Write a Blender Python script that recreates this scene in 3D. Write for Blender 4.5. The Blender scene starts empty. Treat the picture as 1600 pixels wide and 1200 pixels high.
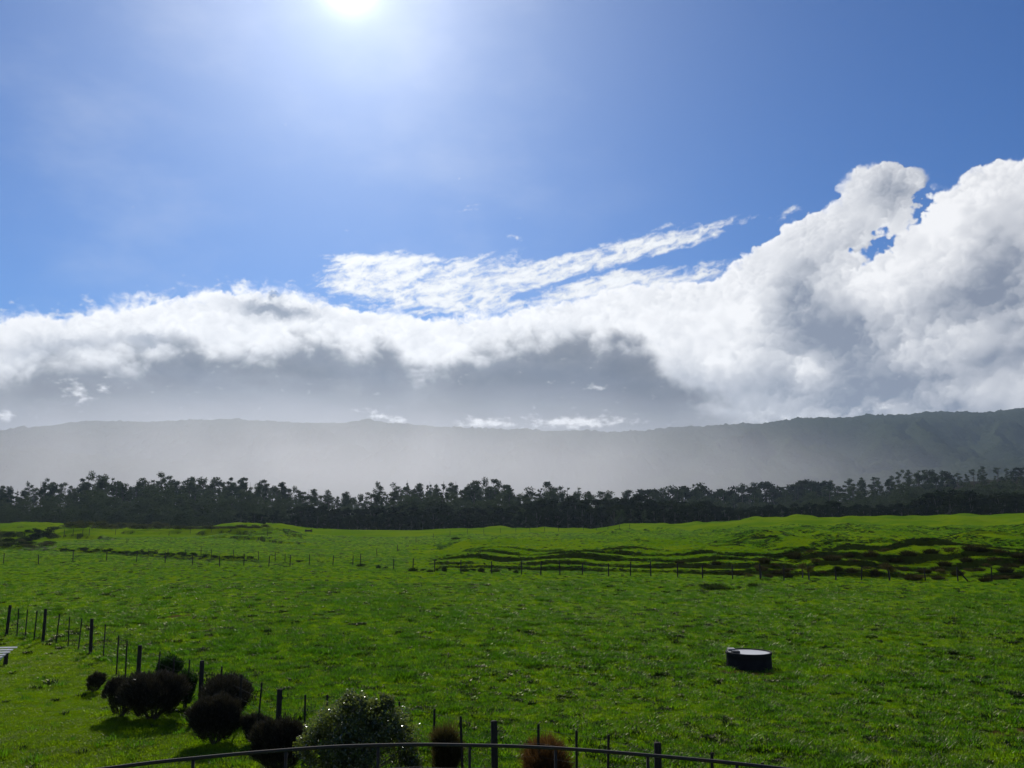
import bpy, bmesh, math, random
import numpy as np
from mathutils import Vector, Matrix, noise as mnoise
random.seed(7); rng = np.random.default_rng(7)
S = bpy.context.scene
col = S.collection
R = math.radians

# ------------------------------------------------------------------ camera
CAM_H = 4.5; PITCH = 9.2; HFOV = 62.0
cam_d = bpy.data.cameras.new('camera'); cam = bpy.data.objects.new('camera', cam_d); col.objects.link(cam)
cam_d.sensor_width = 36; cam_d.angle = R(HFOV); cam_d.clip_start = 0.1; cam_d.clip_end = 20000
cam.location = (0, 0, CAM_H); cam.rotation_euler = (R(90 + PITCH), 0, 0)
S.camera = cam
F = 800 / math.tan(R(HFOV / 2))
def ray(px, py):
    """direction seen at a point of the 1600x1200 photograph"""
    x, y = (px - 800) / F, (600 - py) / F
    c, s = math.cos(R(PITCH)), math.sin(R(PITCH))
    return Vector((x, c - y * s, s + y * c)).normalized()

# ------------------------------------------------------------------ render, exposure
S.view_settings.view_transform = 'Standard'; S.view_settings.look = 'None'
S.view_settings.exposure = 0.0; S.view_settings.gamma = 1.0
S.cycles.use_denoising = True
S.cycles.max_bounces = 6; S.cycles.diffuse_bounces = 3; S.cycles.glossy_bounces = 2
S.cycles.transmission_bounces = 4; S.cycles.volume_bounces = 0; S.cycles.transparent_max_bounces = 16
S.cycles.sample_clamp_indirect = 4.0; S.cycles.caustics_reflective = False; S.cycles.caustics_refractive = False

# ------------------------------------------------------------------ sun
SUN_EL, SUN_AZ = 33.9, -11.84          # degrees; azimuth from +Y towards +X
sd = Vector((math.sin(R(SUN_AZ)) * math.cos(R(SUN_EL)), math.cos(R(SUN_AZ)) * math.cos(R(SUN_EL)), math.sin(R(SUN_EL))))
sl = bpy.data.lights.new('sun', 'SUN'); sun = bpy.data.objects.new('sun', sl); col.objects.link(sun)
sl.energy = 4.5; sl.angle = R(0.5); sl.color = (1.0, 0.955, 0.88)
sun.rotation_euler = sd.to_track_quat('Z', 'Y').to_euler()

# ------------------------------------------------------------------ world: clear sky + cloud bank
W = bpy.data.worlds.new('World'); S.world = W; W.use_nodes = True
W.cycles.sampling_method = 'MANUAL'; W.cycles.sample_map_resolution = 512
nt = W.node_tree; nt.nodes.clear()
class Nd:
    """tiny expression helper over node sockets"""
    def __init__(s, sock): s.s = sock
    def __add__(a, b): return M('ADD', a, b)
    __radd__ = __add__
    def __sub__(a, b): return M('SUBTRACT', a, b)
    def __rsub__(a, b): return M('SUBTRACT', b, a)
    def __mul__(a, b): return M('MULTIPLY', a, b)
    __rmul__ = __mul__
    def __truediv__(a, b): return M('DIVIDE', a, b)
T = [nt]
def put(sock, v):
    if isinstance(v, Nd): T[0].links.new(v.s, sock)
    elif v is not None:
        if hasattr(sock.default_value, '__len__') and len(sock.default_value) == 4 and len(v) == 3: v = (*v, 1)
        sock.default_value = v
def M(op, *a, clamp=False):
    n = T[0].nodes.new('ShaderNodeMath'); n.operation = op; n.use_clamp = clamp
    for i, v in enumerate(a): put(n.inputs[i], v)
    return Nd(n.outputs[0])
def sstep(v, lo, hi, a=0.0, b=1.0):
    n = T[0].nodes.new('ShaderNodeMapRange'); n.interpolation_type = 'SMOOTHSTEP'; n.clamp = True
    for i, q in enumerate((v, lo, hi, a, b)): put(n.inputs[i], q)
    return Nd(n.outputs[0])
def lin(v, lo, hi, a=0.0, b=1.0):
    n = T[0].nodes.new('ShaderNodeMapRange'); n.clamp = True
    for i, q in enumerate((v, lo, hi, a, b)): put(n.inputs[i], q)
    return Nd(n.outputs[0])
def vec(x, y, z):
    n = T[0].nodes.new('ShaderNodeCombineXYZ')
    for i, v in enumerate((x, y, z)): put(n.inputs[i], v)
    return Nd(n.outputs[0])
def mixc(f, a, b, mode='MIX'):
    n = T[0].nodes.new('ShaderNodeMix'); n.data_type = 'RGBA'; n.blend_type = mode
    put(n.inputs[0], f); put(n.inputs[6], a); put(n.inputs[7], b)
    return Nd(n.outputs[2])
def mixf(f, a, b): return a + (b - a) * f if isinstance(a, Nd) or isinstance(b, Nd) else (f * (b - a)) + a
def fbm(v, scale, detail=6, rough=0.55, dist=0.0, lac=2.0):
    n = T[0].nodes.new('ShaderNodeTexNoise'); n.noise_dimensions = '3D'
    put(n.inputs['Vector'], v); put(n.inputs['Scale'], scale); put(n.inputs['Detail'], detail)
    put(n.inputs['Roughness'], rough); put(n.inputs['Distortion'], dist); put(n.inputs['Lacunarity'], lac)
    return Nd(n.outputs['Fac'])
def fbm_c(v, scale, detail=3, rough=0.5):
    n = T[0].nodes.new('ShaderNodeTexNoise'); put(n.inputs['Vector'], v); put(n.inputs['Scale'], scale)
    put(n.inputs['Detail'], detail); put(n.inputs['Roughness'], rough)
    x = T[0].nodes.new('ShaderNodeSeparateXYZ'); T[0].links.new(n.outputs['Color'], x.inputs[0])
    return Nd(x.outputs[0]), Nd(x.outputs[1])
def voro(v, scale, detail=3, rough=0.5, smooth=0.4):
    n = T[0].nodes.new('ShaderNodeTexVoronoi'); n.feature = 'SMOOTH_F1'; n.normalize = True
    put(n.inputs['Vector'], v); put(n.inputs['Scale'], scale); put(n.inputs['Detail'], detail)
    put(n.inputs['Roughness'], rough); put(n.inputs['Smoothness'], smooth)
    return Nd(n.outputs['Distance'])
def curve(v, pts, lo, hi, lo2, hi2):
    """v in [lo,hi] -> piecewise smooth curve through pts (x,y)"""
    n = T[0].nodes.new('ShaderNodeFloatCurve'); c = n.mapping.curves[0]
    q = [((x - lo) / (hi - lo), (y - lo2) / (hi2 - lo2)) for x, y in sorted(pts)]
    while len(c.points) < len(q): c.points.new(0.5, 0.5)
    for p, (x, y) in zip(c.points, q): p.location = (x, y); p.handle_type = 'AUTO_CLAMPED'
    n.mapping.update()
    put(n.inputs['Value'], lin(v, lo, hi))
    return Nd(n.outputs[0]) * (hi2 - lo2) + lo2
def azel(px, py):
    d = ray(px, py); return math.degrees(math.atan2(d.x, d.y)), math.degrees(math.asin(d.z))

tc = nt.nodes.new('ShaderNodeTexCoord')
sx = nt.nodes.new('ShaderNodeSeparateXYZ'); nt.links.new(tc.outputs['Generated'], sx.inputs[0])
dx, dy, dz = (Nd(o) for o in sx.outputs)
AZ = M('ARCTAN2', dx, dy) * 57.29578       # degrees
EL = M('ARCSINE', dz) * 57.29578
DPP = 62.0 / 1600                            # rough degrees per photo pixel
# cloud panorama, computed here: colour (display-linear, 1 = white) and coverage over azimuth x elevation
def make_clouds():
    A0, A1, E0, E1, step = -48.0, 48.0, -3.0, 33.0, 0.0469
    nx, ny = int((A1 - A0) / step), int((E1 - E0) / step)
    ax = np.linspace(A0, A1, nx, dtype=np.float32)[None, :] * np.ones((ny, 1), np.float32)
    ey = np.linspace(E0, E1, ny, dtype=np.float32)[:, None] * np.ones((1, nx), np.float32)
    def h2(ix, iy, s):
        n = (ix * 374761393 + iy * 668265263 + s * 2147483647 // 7) & 0xFFFFFFFF
        n = ((n ^ (n >> 13)) * 1274126177) & 0xFFFFFFFF
        return ((n ^ (n >> 16)) & 0xFFFF).astype(np.float32) / 65535.0
    def gn(x, y, s):                                 # gradient noise, about -0.7..0.7
        ix, iy = np.floor(x).astype(np.int64), np.floor(y).astype(np.int64)
        fx, fy = (x - ix).astype(np.float32), (y - iy).astype(np.float32)
        u, v = fx * fx * fx * (fx * (fx * 6 - 15) + 10), fy * fy * fy * (fy * (fy * 6 - 15) + 10)
        def g(i, j):
            a = h2(ix + i, iy + j, s) * 6.2831853
            return np.cos(a) * (fx - i) + np.sin(a) * (fy - j)
        a = g(0, 0); b = g(1, 0); c = g(0, 1); d = g(1, 1)
        a = a + (b - a) * u; c = c + (d - c) * u
        return a + (c - a) * v
    def fb(x, y, s, oct=6, rough=0.5, lac=2.03):
        o = 0; w = 1.0; t = 0
        for k in range(oct):
            o = o + gn(x, y, s + k) * w; t += w; w *= rough
            x, y = x * lac + 11.3, y * lac + 7.7
        return o / t * 1.4
    def puff(x, y, s):                               # round lobes: 1 at a lobe's top, 0 in the creases
        ix, iy = np.floor(x).astype(np.int64), np.floor(y).astype(np.int64)
        acc = np.zeros_like(x)
        for i in (-1, 0, 1):
            for j in (-1, 0, 1):
                cx = ix + i + h2(ix + i, iy + j, s); cy = iy + j + h2(ix + i, iy + j, s + 50)
                r = 0.65 + 0.5 * h2(ix + i, iy + j, s + 90)
                d2 = ((x - cx) ** 2 + (y - cy) ** 2) / (r * r)
                acc += np.exp(-(1 - np.minimum(d2, 1)) * -9) * (d2 < 1)
        return np.log1p(acc) / 9.6
    def billow(x, y, s, oct=4, rough=0.52):
        o = 0; w = 1.0; t = 0
        for k in range(oct):
            o = o + puff(x, y, s + k * 3) * w; t += w; w *= rough
            x, y = x * 2.1 + 3.1, y * 2.1 + 5.3
        return o / t
    def ss(v, a, b):
        t = np.clip((v - a) / (b - a), 0, 1); return t * t * (3 - 2 * t)
    def prof(pts):
        q = sorted(azel(*p) for p in pts)
        xs, ys = np.array([a for a, _ in q]), np.array([b for _, b in q])
        m = np.zeros(len(xs)); d = np.diff(ys) / np.diff(xs)          # monotone cubic
        m[1:-1] = np.where(d[1:] * d[:-1] > 0, 2 * d[1:] * d[:-1] / (d[1:] + d[:-1] + 1e-9), 0)
        a = np.clip(ax[0].astype(float), xs[0], xs[-1] - 1e-6); i = np.searchsorted(xs, a, 'right') - 1
        h = xs[i + 1] - xs[i]; t = (a - xs[i]) / h
        r = (2*t**3 - 3*t**2 + 1) * ys[i] + (t**3 - 2*t**2 + t) * h * m[i] + (-2*t**3 + 3*t**2) * ys[i+1] + (t**3 - t**2) * h * m[i+1]
        return r.astype(np.float32)[None, :]
    def blob(px, py, rx, ry, rot=0.0, p=1.0):
        a, e = azel(px, py); c, s = math.cos(R(rot)), math.sin(R(rot)); k = 62 / 1600
        u = ((ax - a) * c + (ey - e) * s) / (rx * k); v = ((ey - e) * c - (ax - a) * s) / (ry * k)
        return np.exp(-(u * u + v * v) ** p)
    wx, wy = fb(ax * .22, ey * .3, 11, 4), fb(ax * .22 + 40, ey * .3, 23, 4)
    w2x, w2y = fb(ax * .9, ey * 1.1, 31, 4), fb(ax * .9 + 40, ey * 1.1, 37, 4)
    X, Y = ax + wx * 2.6 + w2x * .5, ey * 1.15 + wy * 2.2 + w2y * .5
    TOP = prof([(-420, 470), (-260, 480), (-100, 505), (0, 500), (80, 492), (150, 485), (230, 474), (300, 464), (390, 452), (450, 458), (520, 474), (620, 492), (700, 498), (790, 488),
                (900, 464), (1000, 446), (1090, 440), (1135, 425), (1180, 385), (1240, 340), (1300, 315), (1325, 290), (1335, 262), (1380, 247), (1425, 256), (1455, 290), (1490, 288), (1512, 268), (1555, 246), (1600, 240), (1700, 225), (1850, 330), (2000, 400)])
    bl = billow(X * .42, Y * .42, 5, 5, .55)
    bs = billow(X * 1.3 + 9, Y * 1.3, 71, 3, .5)
    f1 = fb(X * .4, Y * .45, 101, 7, .55)
    f2 = fb(ax * 1.3 + w2x, ey * 1.7 + w2y, 131, 6, .6)
    right = ss(ax, 9, 15)
    D = (TOP - ey) + (bl - .5) * (1.6 + 1.6 * right) + f1 * (1.3 - .3 * right) + f2 * (.55 - .25 * right) + (bs - .5) * .5
    ax0, ey0 = ax, ey; ax, ey = ax + w2x * 1.3 + f2 * .25, ey + w2y * 1.3 + f1 * .8 + f2 * .2
    notch = blob(1368, 388, 56, 20, 40) * 7.5 + blob(1440, 322, 54, 9, 62) * 4.6
    ax, ey = ax0, ey0
    D = D - notch
    # streaky broken layer
    c, s = math.cos(R(13)), math.sin(R(13))
    U, V = ax * c + ey * s, ey * c - ax * s
    st = fb(U * .42 + wx * .8, V * 1.05 + wy * 1.2, 201, 8, .62) * .75 + fb(U * 1.0 + w2x * .6, V * 2.0 + w2y * .8, 231, 6, .62) * .55
    env = blob(600, 425, 120, 34, 6, 2) + blob(740, 448, 240, 54, 4, 2) + blob(930, 420, 150, 36, 12, 2) + blob(1045, 376, 130, 15, 9) * 1.15 + blob(1040, 440, 150, 20, 8) + blob(802, 370, 24, 7) * .9 + blob(1045, 348, 40, 8, 14) * .5 + blob(733, 322, 26, 26) * .4 + blob(540, 400, 46, 9) * .6 + blob(1228, 334, 26, 8, 24) * .7 + blob(235, 466, 40, 9, 5) * .6
    env = np.minimum(env, 1.0) - blob(825, 460, 40, 7, 12) * .7 - blob(900, 436, 55, 6, 16) * .8 - blob(1025, 408, 80, 8, 8) * .9 - blob(860, 395, 40, 6, 20) * .6
    s1 = fb(U * .33 + wx * .9, V * 1.5 + wy * 1.3, 201, 9, .62); s2 = fb(U * .8 + w2x * .9 + 7, V * 2.6 + w2y * .9, 231, 7, .62)
    sv = s1 * .75 + s2 * .7 + env * .85
    aS = (ss(sv, .30, .98) ** 1.15) * ss(env, .08, .4)
    # scud along the bank's edge
    sc = fb(ax * .9, ey * 1.6, 251, 7, .62)
    aS = np.maximum(aS, ss(sc + ss(ey - TOP, 2.0, -.2) * .5, .42, .95) * ss(-ax, -8, -2) * .85)
    # heaped lobes: soft spheres of vapour laid back to front, lit from above where the sun stands
    asun, esun = SUN_AZ, SUN_EL
    D0 = (TOP - ey) - notch * 1.0 + 0 * ax
    Bm = .90 - .20 * right * ss(-ey, -13, -6) - .07 * right
    for q in ((1395, 296, 34, 42, 60, -.24), (1330, 372, 60, 26, 40, -.12), (1245, 450, 60, 34, 50, -.22), (1300, 530, 85, 62, -25, -.40), (1180, 470, 34, 40, 60, .08), (1225, 600, 90, 22, 0, -.16),
              (1140, 520, 60, 80, 0, .08), (1360, 445, 60, 30, -20, .10), (1470, 350, 46, 40, 40, .12), (1575, 410, 50, 70, 0, -.24), (1500, 470, 75, 34, 15, -.30), (1590, 500, 50, 40, 0, -.14), (1545, 285, 50, 24, 30, .06),
              (1270, 575, 34, 30, 0, .34), (1440, 545, 80, 26, 10, .02), (1420, 600, 70, 20, 0, -.22), (1560, 560, 60, 22, 0, -.26), (1585, 610, 46, 16, 0, .08), (1480, 640, 120, 14, 0, -.12), (1070, 600, 50, 40, 0, -.18), (1110, 570, 24, 16, 0, .2), (1330, 625, 80, 16, 0, -.18), (1150, 620, 60, 14, 0, -.05),
              (430, 484, 66, 11, -4, -.52), (395, 500, 20, 10, 0, -.1), (230, 534, 66, 12, 4, -.34), (90, 540, 60, 14, 8, -.22), (850, 516, 90, 8, 0, -.06), (560, 505, 60, 8, 10, -.07), (20, 560, 40, 20, 0, -.1)):
        Bm = Bm + blob(*q[:5]) * q[5] * 1.45
    r2 = np.random.default_rng(12)
    lumP = np.zeros_like(ax); covP = np.zeros_like(ax)
    PX, PY = ax + w2x * .38 + f2 * .30 + wx * .5, ey + w2y * .38 + fb(ax * 1.5 + 50, ey * 1.5, 411, 5, .6) * .30 + wy * .5
    def splat(n, rmin, rmax, amin, amax, emin, emax, inside, edge_only, k_sh, op, soft_e):
        cx = r2.uniform(amin, amax, n); cy = r2.uniform(emin, emax, n); rr = rmin * (rmax / rmin) ** r2.random(n)
        for i in np.argsort(-cy + r2.normal(0, 1.2, n)):
            x0, y0, r = cx[i], cy[i], rr[i]
            gi, gj = int((x0 - A0) / step), int((y0 - E0) / step)
            if not (0 <= gi < nx and 0 <= gj < ny): continue
            d0 = D0[gj, gi]
            if d0 < r * inside or (edge_only and d0 > r * inside + edge_only): continue
            w = int(r * 1.5 / step) + 3
            s_ = (slice(max(0, gj - w), gj + w), slice(max(0, gi - w), gi + w))
            u = (PX[s_] - x0) / r; v = (PY[s_] - y0) / (r * .88)
            d2 = u * u + v * v
            z = np.sqrt(np.clip(1 - d2, 0, 1))
            lx = np.clip((asun - x0) / 45, -.7, .3)
            sh = (v * .85 + u * lx * 1.1 + z * .12)
            al = ss(1 - d2, 0, soft_e) * op
            base = Bm[gj, gi] + r2.normal(0, .035)
            L = base + k_sh * (sh - .25) + .05 * (1 - z)
            lumP[s_] = lumP[s_] * (1 - al) + L * al
            covP[s_] = covP[s_] * (1 - al) + al
    splat(900, 1.6, 3.2, 8, 47, -1, 26, .7, 0, .16, .9, .8)
    splat(3600, .7, 1.7, 6, 47, -1, 26, .75, 0, .17, .75, .7)
    splat(9000, .28, .8, 6, 47, 2, 26, .75, 0, .13, .55, .6)
    splat(16000, .14, .34, 6, 47, 2, 26, .8, 2.0, .10, .6, .6)
    splat(2600, .8, 1.6, -48, 14, 4, 17, .6, 0, .11, .7, .9)
    splat(9000, .35, .8, -48, 14, 6, 17, .7, 0, .10, .5, .8)
    splat(14000, .15, .38, -48, 16, 7, 18, .8, 1.5, .07, .45, .8)
    lumP = np.where(covP > .02, lumP / np.maximum(covP, .02), Bm)
    aP = ss(covP, .05, .75)
    wisp = ss(D, -.1, 1.3)
    aM = np.maximum(aP * right + (1 - right) * aP * ss(D + .8, -.2, 1.2), wisp * (1 - right)) 
    aM = np.maximum(aM, ss(D0, 2.0, 3.2) * ss(-notch, -1.2, -.3))
    aM = aM * ss(D0 + f2 * 1.0 + f1 * .8 + (bs - .5) * .8, -1.3, .5)
    hi = f2 * .10 + f1 * .10 + (bs - .5) * .06
    lumB = np.clip(lumP + hi + (1 - aM) * .1, .24, 1.02)
    def blur(q, n):
        for ax_ in (0, 1):
            cs = np.cumsum(np.pad(q, [(n + 1, n) if k == ax_ else (0, 0) for k in (0, 1)], mode='edge'), axis=ax_, dtype=np.float64)
            q = ((cs[2 * n + 1:] - cs[:-2 * n - 1]) if ax_ == 0 else (cs[:, 2 * n + 1:] - cs[:, :-2 * n - 1])) / (2 * n + 1)
        return q.astype(np.float32)
    sm = ss(fb(ax * .25, ey * .3, 431, 3, .5), -.2, .5)             # crisp lobes in places, milky in others
    lumB = lumB * (1 - sm * .75) + blur(lumB, 6) * sm * .75
    GREY = prof([(-420, 660), (-200, 640), (0, 600), (60, 570), (150, 552), (250, 548), (350, 556), (430, 542), (500, 532), (560, 552), (600, 535), (650, 575), (700, 568), (760, 542), (850, 534), (950, 532), (1010, 548), (1050, 590), (1100, 630), (1180, 655), (1300, 672), (2000, 690)])
    gb = GREY - ey + .35 + (bl - .5) * -1.1 + f1 * 1.1 + wy * 1.8 + w2y * .5 + f2 * .3
    under = ss(gb + .25, -.6, 1.5) * (.90 + .10 * ss(gb, .5, 3)) * (1 - ss(ax, 12, 16) * .55)
    soft = fb(ax * .12, ey * .45, 331, 4, .5)
    def C(*v): return np.array(v, np.float32)
    t = np.clip((lumB - .34) / .62, 0, 1)[..., None] ** 1.15
    cw = C(.215, .25, .33) * (1 - t) + C(.97, .97, .985) * t
    g1 = C(.095, .110, .155); g2 = C(.135, .142, .170)
    tt = ss(ey, 10.5, 5.5)[..., None]
    gc = (g1 * (1 - tt) + g2 * tt) * (1 + soft[..., None] * .45 + f2[..., None] * .03)
    u_ = under[..., None]
    cc = cw * (1 - u_) + gc * u_
    lm = fb(ax * 1.0, ey * 2.2, 351, 6, .6)
    gap = blob(755, 661, 46, 9) + blob(905, 660, 100, 12) + blob(600, 652, 50, 9, -12) * .85 + blob(120, 614, 24, 16, -35) * .7 + blob(160, 602, 24, 12, 30) * .5 + blob(4, 650, 16, 12) * .8 + blob(930, 606, 28, 8) * .4 + blob(1200, 655, 60, 14) * .35 + blob(1390, 636, 60, 10) * .4
    g = (ss(gap + lm * 1.1 + f2 * .25, .30, 1.15) * .88)[..., None]
    cc = cc * (1 - g) + C(.88, .88, .9) * g
    # composite streaks behind the bank
    sl = C(.93, .95, .98) * (.86 + .14 * ss(sv, .8, 1.3)[..., None])
    a = aM[..., None]; b = aS[..., None]
    al = a + b * (1 - a)
    rgb = (cc * a + sl * b * (1 - a)) / np.maximum(al, 1e-4)
    return np.concatenate([np.clip(rgb, 0, 1.2), al], -1).astype(np.float32), (A0, A1, E0, E1)

img, (A0, A1, E0, E1) = make_clouds()
im = bpy.data.images.new('cloud_bank', img.shape[1], img.shape[0], alpha=True, float_buffer=True)
im.alpha_mode = 'CHANNEL_PACKED'; im.pixels.foreach_set(img.ravel()); im.update(); im.pack()
ti = nt.nodes.new('ShaderNodeTexImage'); ti.image = im; ti.extension = 'CLIP'; ti.interpolation = 'Cubic'
put(ti.inputs[0], vec((AZ - A0) * (1 / (A1 - A0)), (EL - E0) * (1 / (E1 - E0)), 0.0))
cc, aM = Nd(ti.outputs[0]), Nd(ti.outputs[1])
bn = fbm(vec(AZ * 0.05, EL * 0.12, 2.0), 1.0, 4, 0.55)
side = sstep(M('ABSOLUTE', AZ), 46, 48) * sstep((bn - 0.5) * 22 + 11 - EL, -0.5, 1.5)
# sky
sky = nt.nodes.new('ShaderNodeTexSky'); sky.sky_type = 'NISHITA'; sky.sun_disc = False
sky.sun_elevation = R(SUN_EL); sky.sun_rotation = R(SUN_AZ); sky.altitude = 200; sky.air_density = 1.0; sky.dust_density = 0.1; sky.ozone_density = 2.0
dots = nt.nodes.new('ShaderNodeVectorMath'); dots.operation = 'DOT_PRODUCT'
nt.links.new(tc.outputs['Generated'], dots.inputs[0]); dots.inputs[1].default_value = sd
th = M('ARCCOSINE', M('MINIMUM', Nd(dots.outputs['Value']), 0.999999)) * 57.29578      # angle from the sun
skyc = mixc(1.0, Nd(sky.outputs[0]), SKY_TINT if 'SKY_TINT' in globals() else (0.18, 0.42, 0.76), 'MULTIPLY')
K = 10.0                                         # everything else is given x10 and the background runs at 0.1
def scale_c(c, k):
    n = nt.nodes.new('ShaderNodeVectorMath'); n.operation = 'SCALE'; put(n.inputs[0], c); put(n.inputs['Scale'], k); return Nd(n.outputs[0])
def addc(a, b):
    n = nt.nodes.new('ShaderNodeVectorMath'); n.operation = 'ADD'; put(n.inputs[0], a); put(n.inputs[1], b); return Nd(n.outputs[0])
CB = 0.95
out = mixc(aM, skyc, scale_c(cc, K * CB))
out = mixc(side, out, (6.0, 6.1, 6.4))
aur = M('EXPONENT', th * (-1 / 8.5)) * 8.5 + M('EXPONENT', (th * th) * (-1 / 2.2)) * 9.0
vn = fbm(vec(AZ * 0.5 + EL * 0.3, EL - AZ * 0.15, 80.0), 0.11, 5, 0.55)
out = mixc(sstep(vn, 0.46, 0.78) * sstep(EL, 8, 16) * sstep(AZ, 16, -6) * 0.22, out, (6.4, 6.8, 7.6))
out = addc(out, scale_c(vec(0.97, 0.98, 1.0), aur))
bg = nt.nodes.new('ShaderNodeBackground'); bg.inputs[1].default_value = 0.1
wo = nt.nodes.new('ShaderNodeOutputWorld'); put(bg.inputs[0], out); nt.links.new(bg.outputs[0], wo.inputs[0])


# ------------------------------------------------------------------ helpers
def tag(o, label=None, cat=None, group=None, kind=None):
    if label: o['label'] = label
    if cat: o['category'] = cat
    if group: o['group'] = group
    if kind: o['kind'] = kind
    return o
def mesh_np(name, V, Fq, mat=None, smooth=False, mats=None, midx=None):
    """mesh from numpy arrays; Fq is (n,3) or (n,4)"""
    V = np.asarray(V, np.float32); Fq = np.asarray(Fq, np.int32)
    me = bpy.data.meshes.new(name); n, k = Fq.shape
    me.vertices.add(len(V)); me.vertices.foreach_set('co', V.ravel())
    me.loops.add(n * k); me.loops.foreach_set('vertex_index', Fq.ravel())
    me.polygons.add(n); me.polygons.foreach_set('loop_start', np.arange(0, n * k, k, dtype=np.int32))
    me.polygons.foreach_set('use_smooth', np.full(n, smooth))
    for m in (mats or [mat]): me.materials.append(m)
    if midx is not None: me.polygons.foreach_set('material_index', np.asarray(midx, np.int32))
    me.update(calc_edges=True); return me
def link(name, me, parent=None, loc=None):
    o = bpy.data.objects.new(name, me); col.objects.link(o)
    if parent: o.parent = parent
    if loc is not None: o.location = loc
    return o
def empty(name, loc=(0, 0, 0), rz=0.0):
    o = bpy.data.objects.new(name, None); col.objects.link(o); o.location = loc; o.rotation_euler = (0, 0, rz)
    o.empty_display_size = 0.2
    return o
def grid_faces(nr, nc):
    a = np.arange(nr * nc).reshape(nr, nc)
    return np.stack([a[:-1, :-1], a[:-1, 1:], a[1:, 1:], a[1:, :-1]], -1).reshape(-1, 4)
def material(name):
    m = bpy.data.materials.new(name); m.use_nodes = True; m.node_tree.nodes.clear(); T[0] = m.node_tree; return m
def finish(m, shader, disp=None):
    o = m.node_tree.nodes.new('ShaderNodeOutputMaterial'); m.node_tree.links.new(shader, o.inputs[0]); T[0] = m.node_tree; return m
def principled(color, rough=0.8, spec=0.3, normal=None, metal=0.0):
    n = T[0].nodes.new('ShaderNodeBsdfPrincipled'); put(n.inputs['Base Color'], color); put(n.inputs['Roughness'], rough)
    put(n.inputs['Specular IOR Level'], spec); put(n.inputs['Metallic'], metal)
    if normal is not None: put(n.inputs['Normal'], normal)
    return n.outputs[0]
def diffuse(color, normal=None):
    n = T[0].nodes.new('ShaderNodeBsdfDiffuse'); put(n.inputs[0], color)
    if normal is not None: put(n.inputs['Normal'], normal)
    return n.outputs[0]
def translucent(color):
    n = T[0].nodes.new('ShaderNodeBsdfTranslucent'); put(n.inputs[0], color); return n.outputs[0]
def mixs(f, a, b):
    n = T[0].nodes.new('ShaderNodeMixShader'); put(n.inputs[0], f); T[0].links.new(a, n.inputs[1]); T[0].links.new(b, n.inputs[2]); return n.outputs[0]
def bump(h, strength=0.5, dist=0.02):
    n = T[0].nodes.new('ShaderNodeBump'); put(n.inputs['Height'], h); n.inputs['Strength'].default_value = strength; n.inputs['Distance'].default_value = dist
    return Nd(n.outputs[0])
def geo(): return Nd(T[0].nodes.new('ShaderNodeNewGeometry').outputs['Position'])
def objc(): return Nd(T[0].nodes.new('ShaderNodeTexCoord').outputs['Object'])
def orand(): return Nd(T[0].nodes.new('ShaderNodeObjectInfo').outputs['Random'])
def island(): return Nd(T[0].nodes.new('ShaderNodeNewGeometry').outputs['Random Per Island'])
def hsv(c, h=0.5, s=1.0, v=1.0):
    n = T[0].nodes.new('ShaderNodeHueSaturation'); put(n.inputs['Hue'], h); put(n.inputs['Saturation'], s); put(n.inputs['Value'], v); put(n.inputs['Color'], c)
    return Nd(n.outputs[0])

# smooth value noise on arrays (fast, for terrain)
def vnoise(x, y, seed=0):
    x = np.asarray(x, float); y = np.asarray(y, float)
    ix, iy = np.floor(x).astype(np.int64), np.floor(y).astype(np.int64)
    fx, fy = x - ix, y - iy
    u, v = fx * fx * fx * (fx * (fx * 6 - 15) + 10), fy * fy * fy * (fy * (fy * 6 - 15) + 10)
    def h(i, j):
        n = ((ix + i) * 374761393 + (iy + j) * 668265263 + seed * 974634777) & 0xFFFFFFFF
        n = ((n ^ (n >> 13)) * 1274126177) & 0xFFFFFFFF
        a = ((n ^ (n >> 16)) & 0xFFFF) * (6.2831853 / 65535)
        return np.cos(a) * (fx - i) + np.sin(a) * (fy - j)
    a = h(0, 0) * (1 - u) + h(1, 0) * u; b = h(0, 1) * (1 - u) + h(1, 1) * u
    return (a * (1 - v) + b * v) * 1.5
def vf(x, y, seed=0, oct=4, rough=0.5):
    o = 0; w = 1; t = 0
    for k in range(oct):
        o = o + vnoise(x, y, seed + k) * w; t += w; w *= rough; x = x * 2.03 + 5.1; y = y * 2.03 + 9.3
    return o / t
def sm(v, a, b):
    t = np.clip((v - a) / (b - a), 0, 1); return t * t * (3 - 2 * t)

# ------------------------------------------------------------------ the lie of the land
# foot of the terrace: photo points on level ground -> world
def flat(px, py, z=0.0):
    d = ray(px, py); t = (z - CAM_H) / d.z; return d.x * t, d.y * t
foot = sorted(flat(*p) for p in ((-150, 852), (0, 858), (120, 862), (200, 867), (300, 872), (400, 877), (480, 880), (560, 883), (680, 890), (800, 895), (950, 899), (1100, 903), (1300, 905), (1600, 906), (1900, 905)))
FX, FY = np.array([p[0] for p in foot]), np.array([p[1] for p in foot])
def foot_y(x): return np.interp(x, FX, FY)
CREST = [(-0.62, 1.7), (-0.30, 1.75), (-0.12, 1.75), (0.03, 2.2), (0.10, 2.15), (0.13, 3.35), (0.165, 3.2), (0.23, 3.9), (0.32, 5.1), (0.375, 4.85), (0.43, 4.5), (0.52, 5.4), (0.555, 4.95), (0.62, 6.3), (0.8, 7.0)]
CX_, CZ_ = [c[0] for c in CREST], [c[1] for c in CREST]
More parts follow.
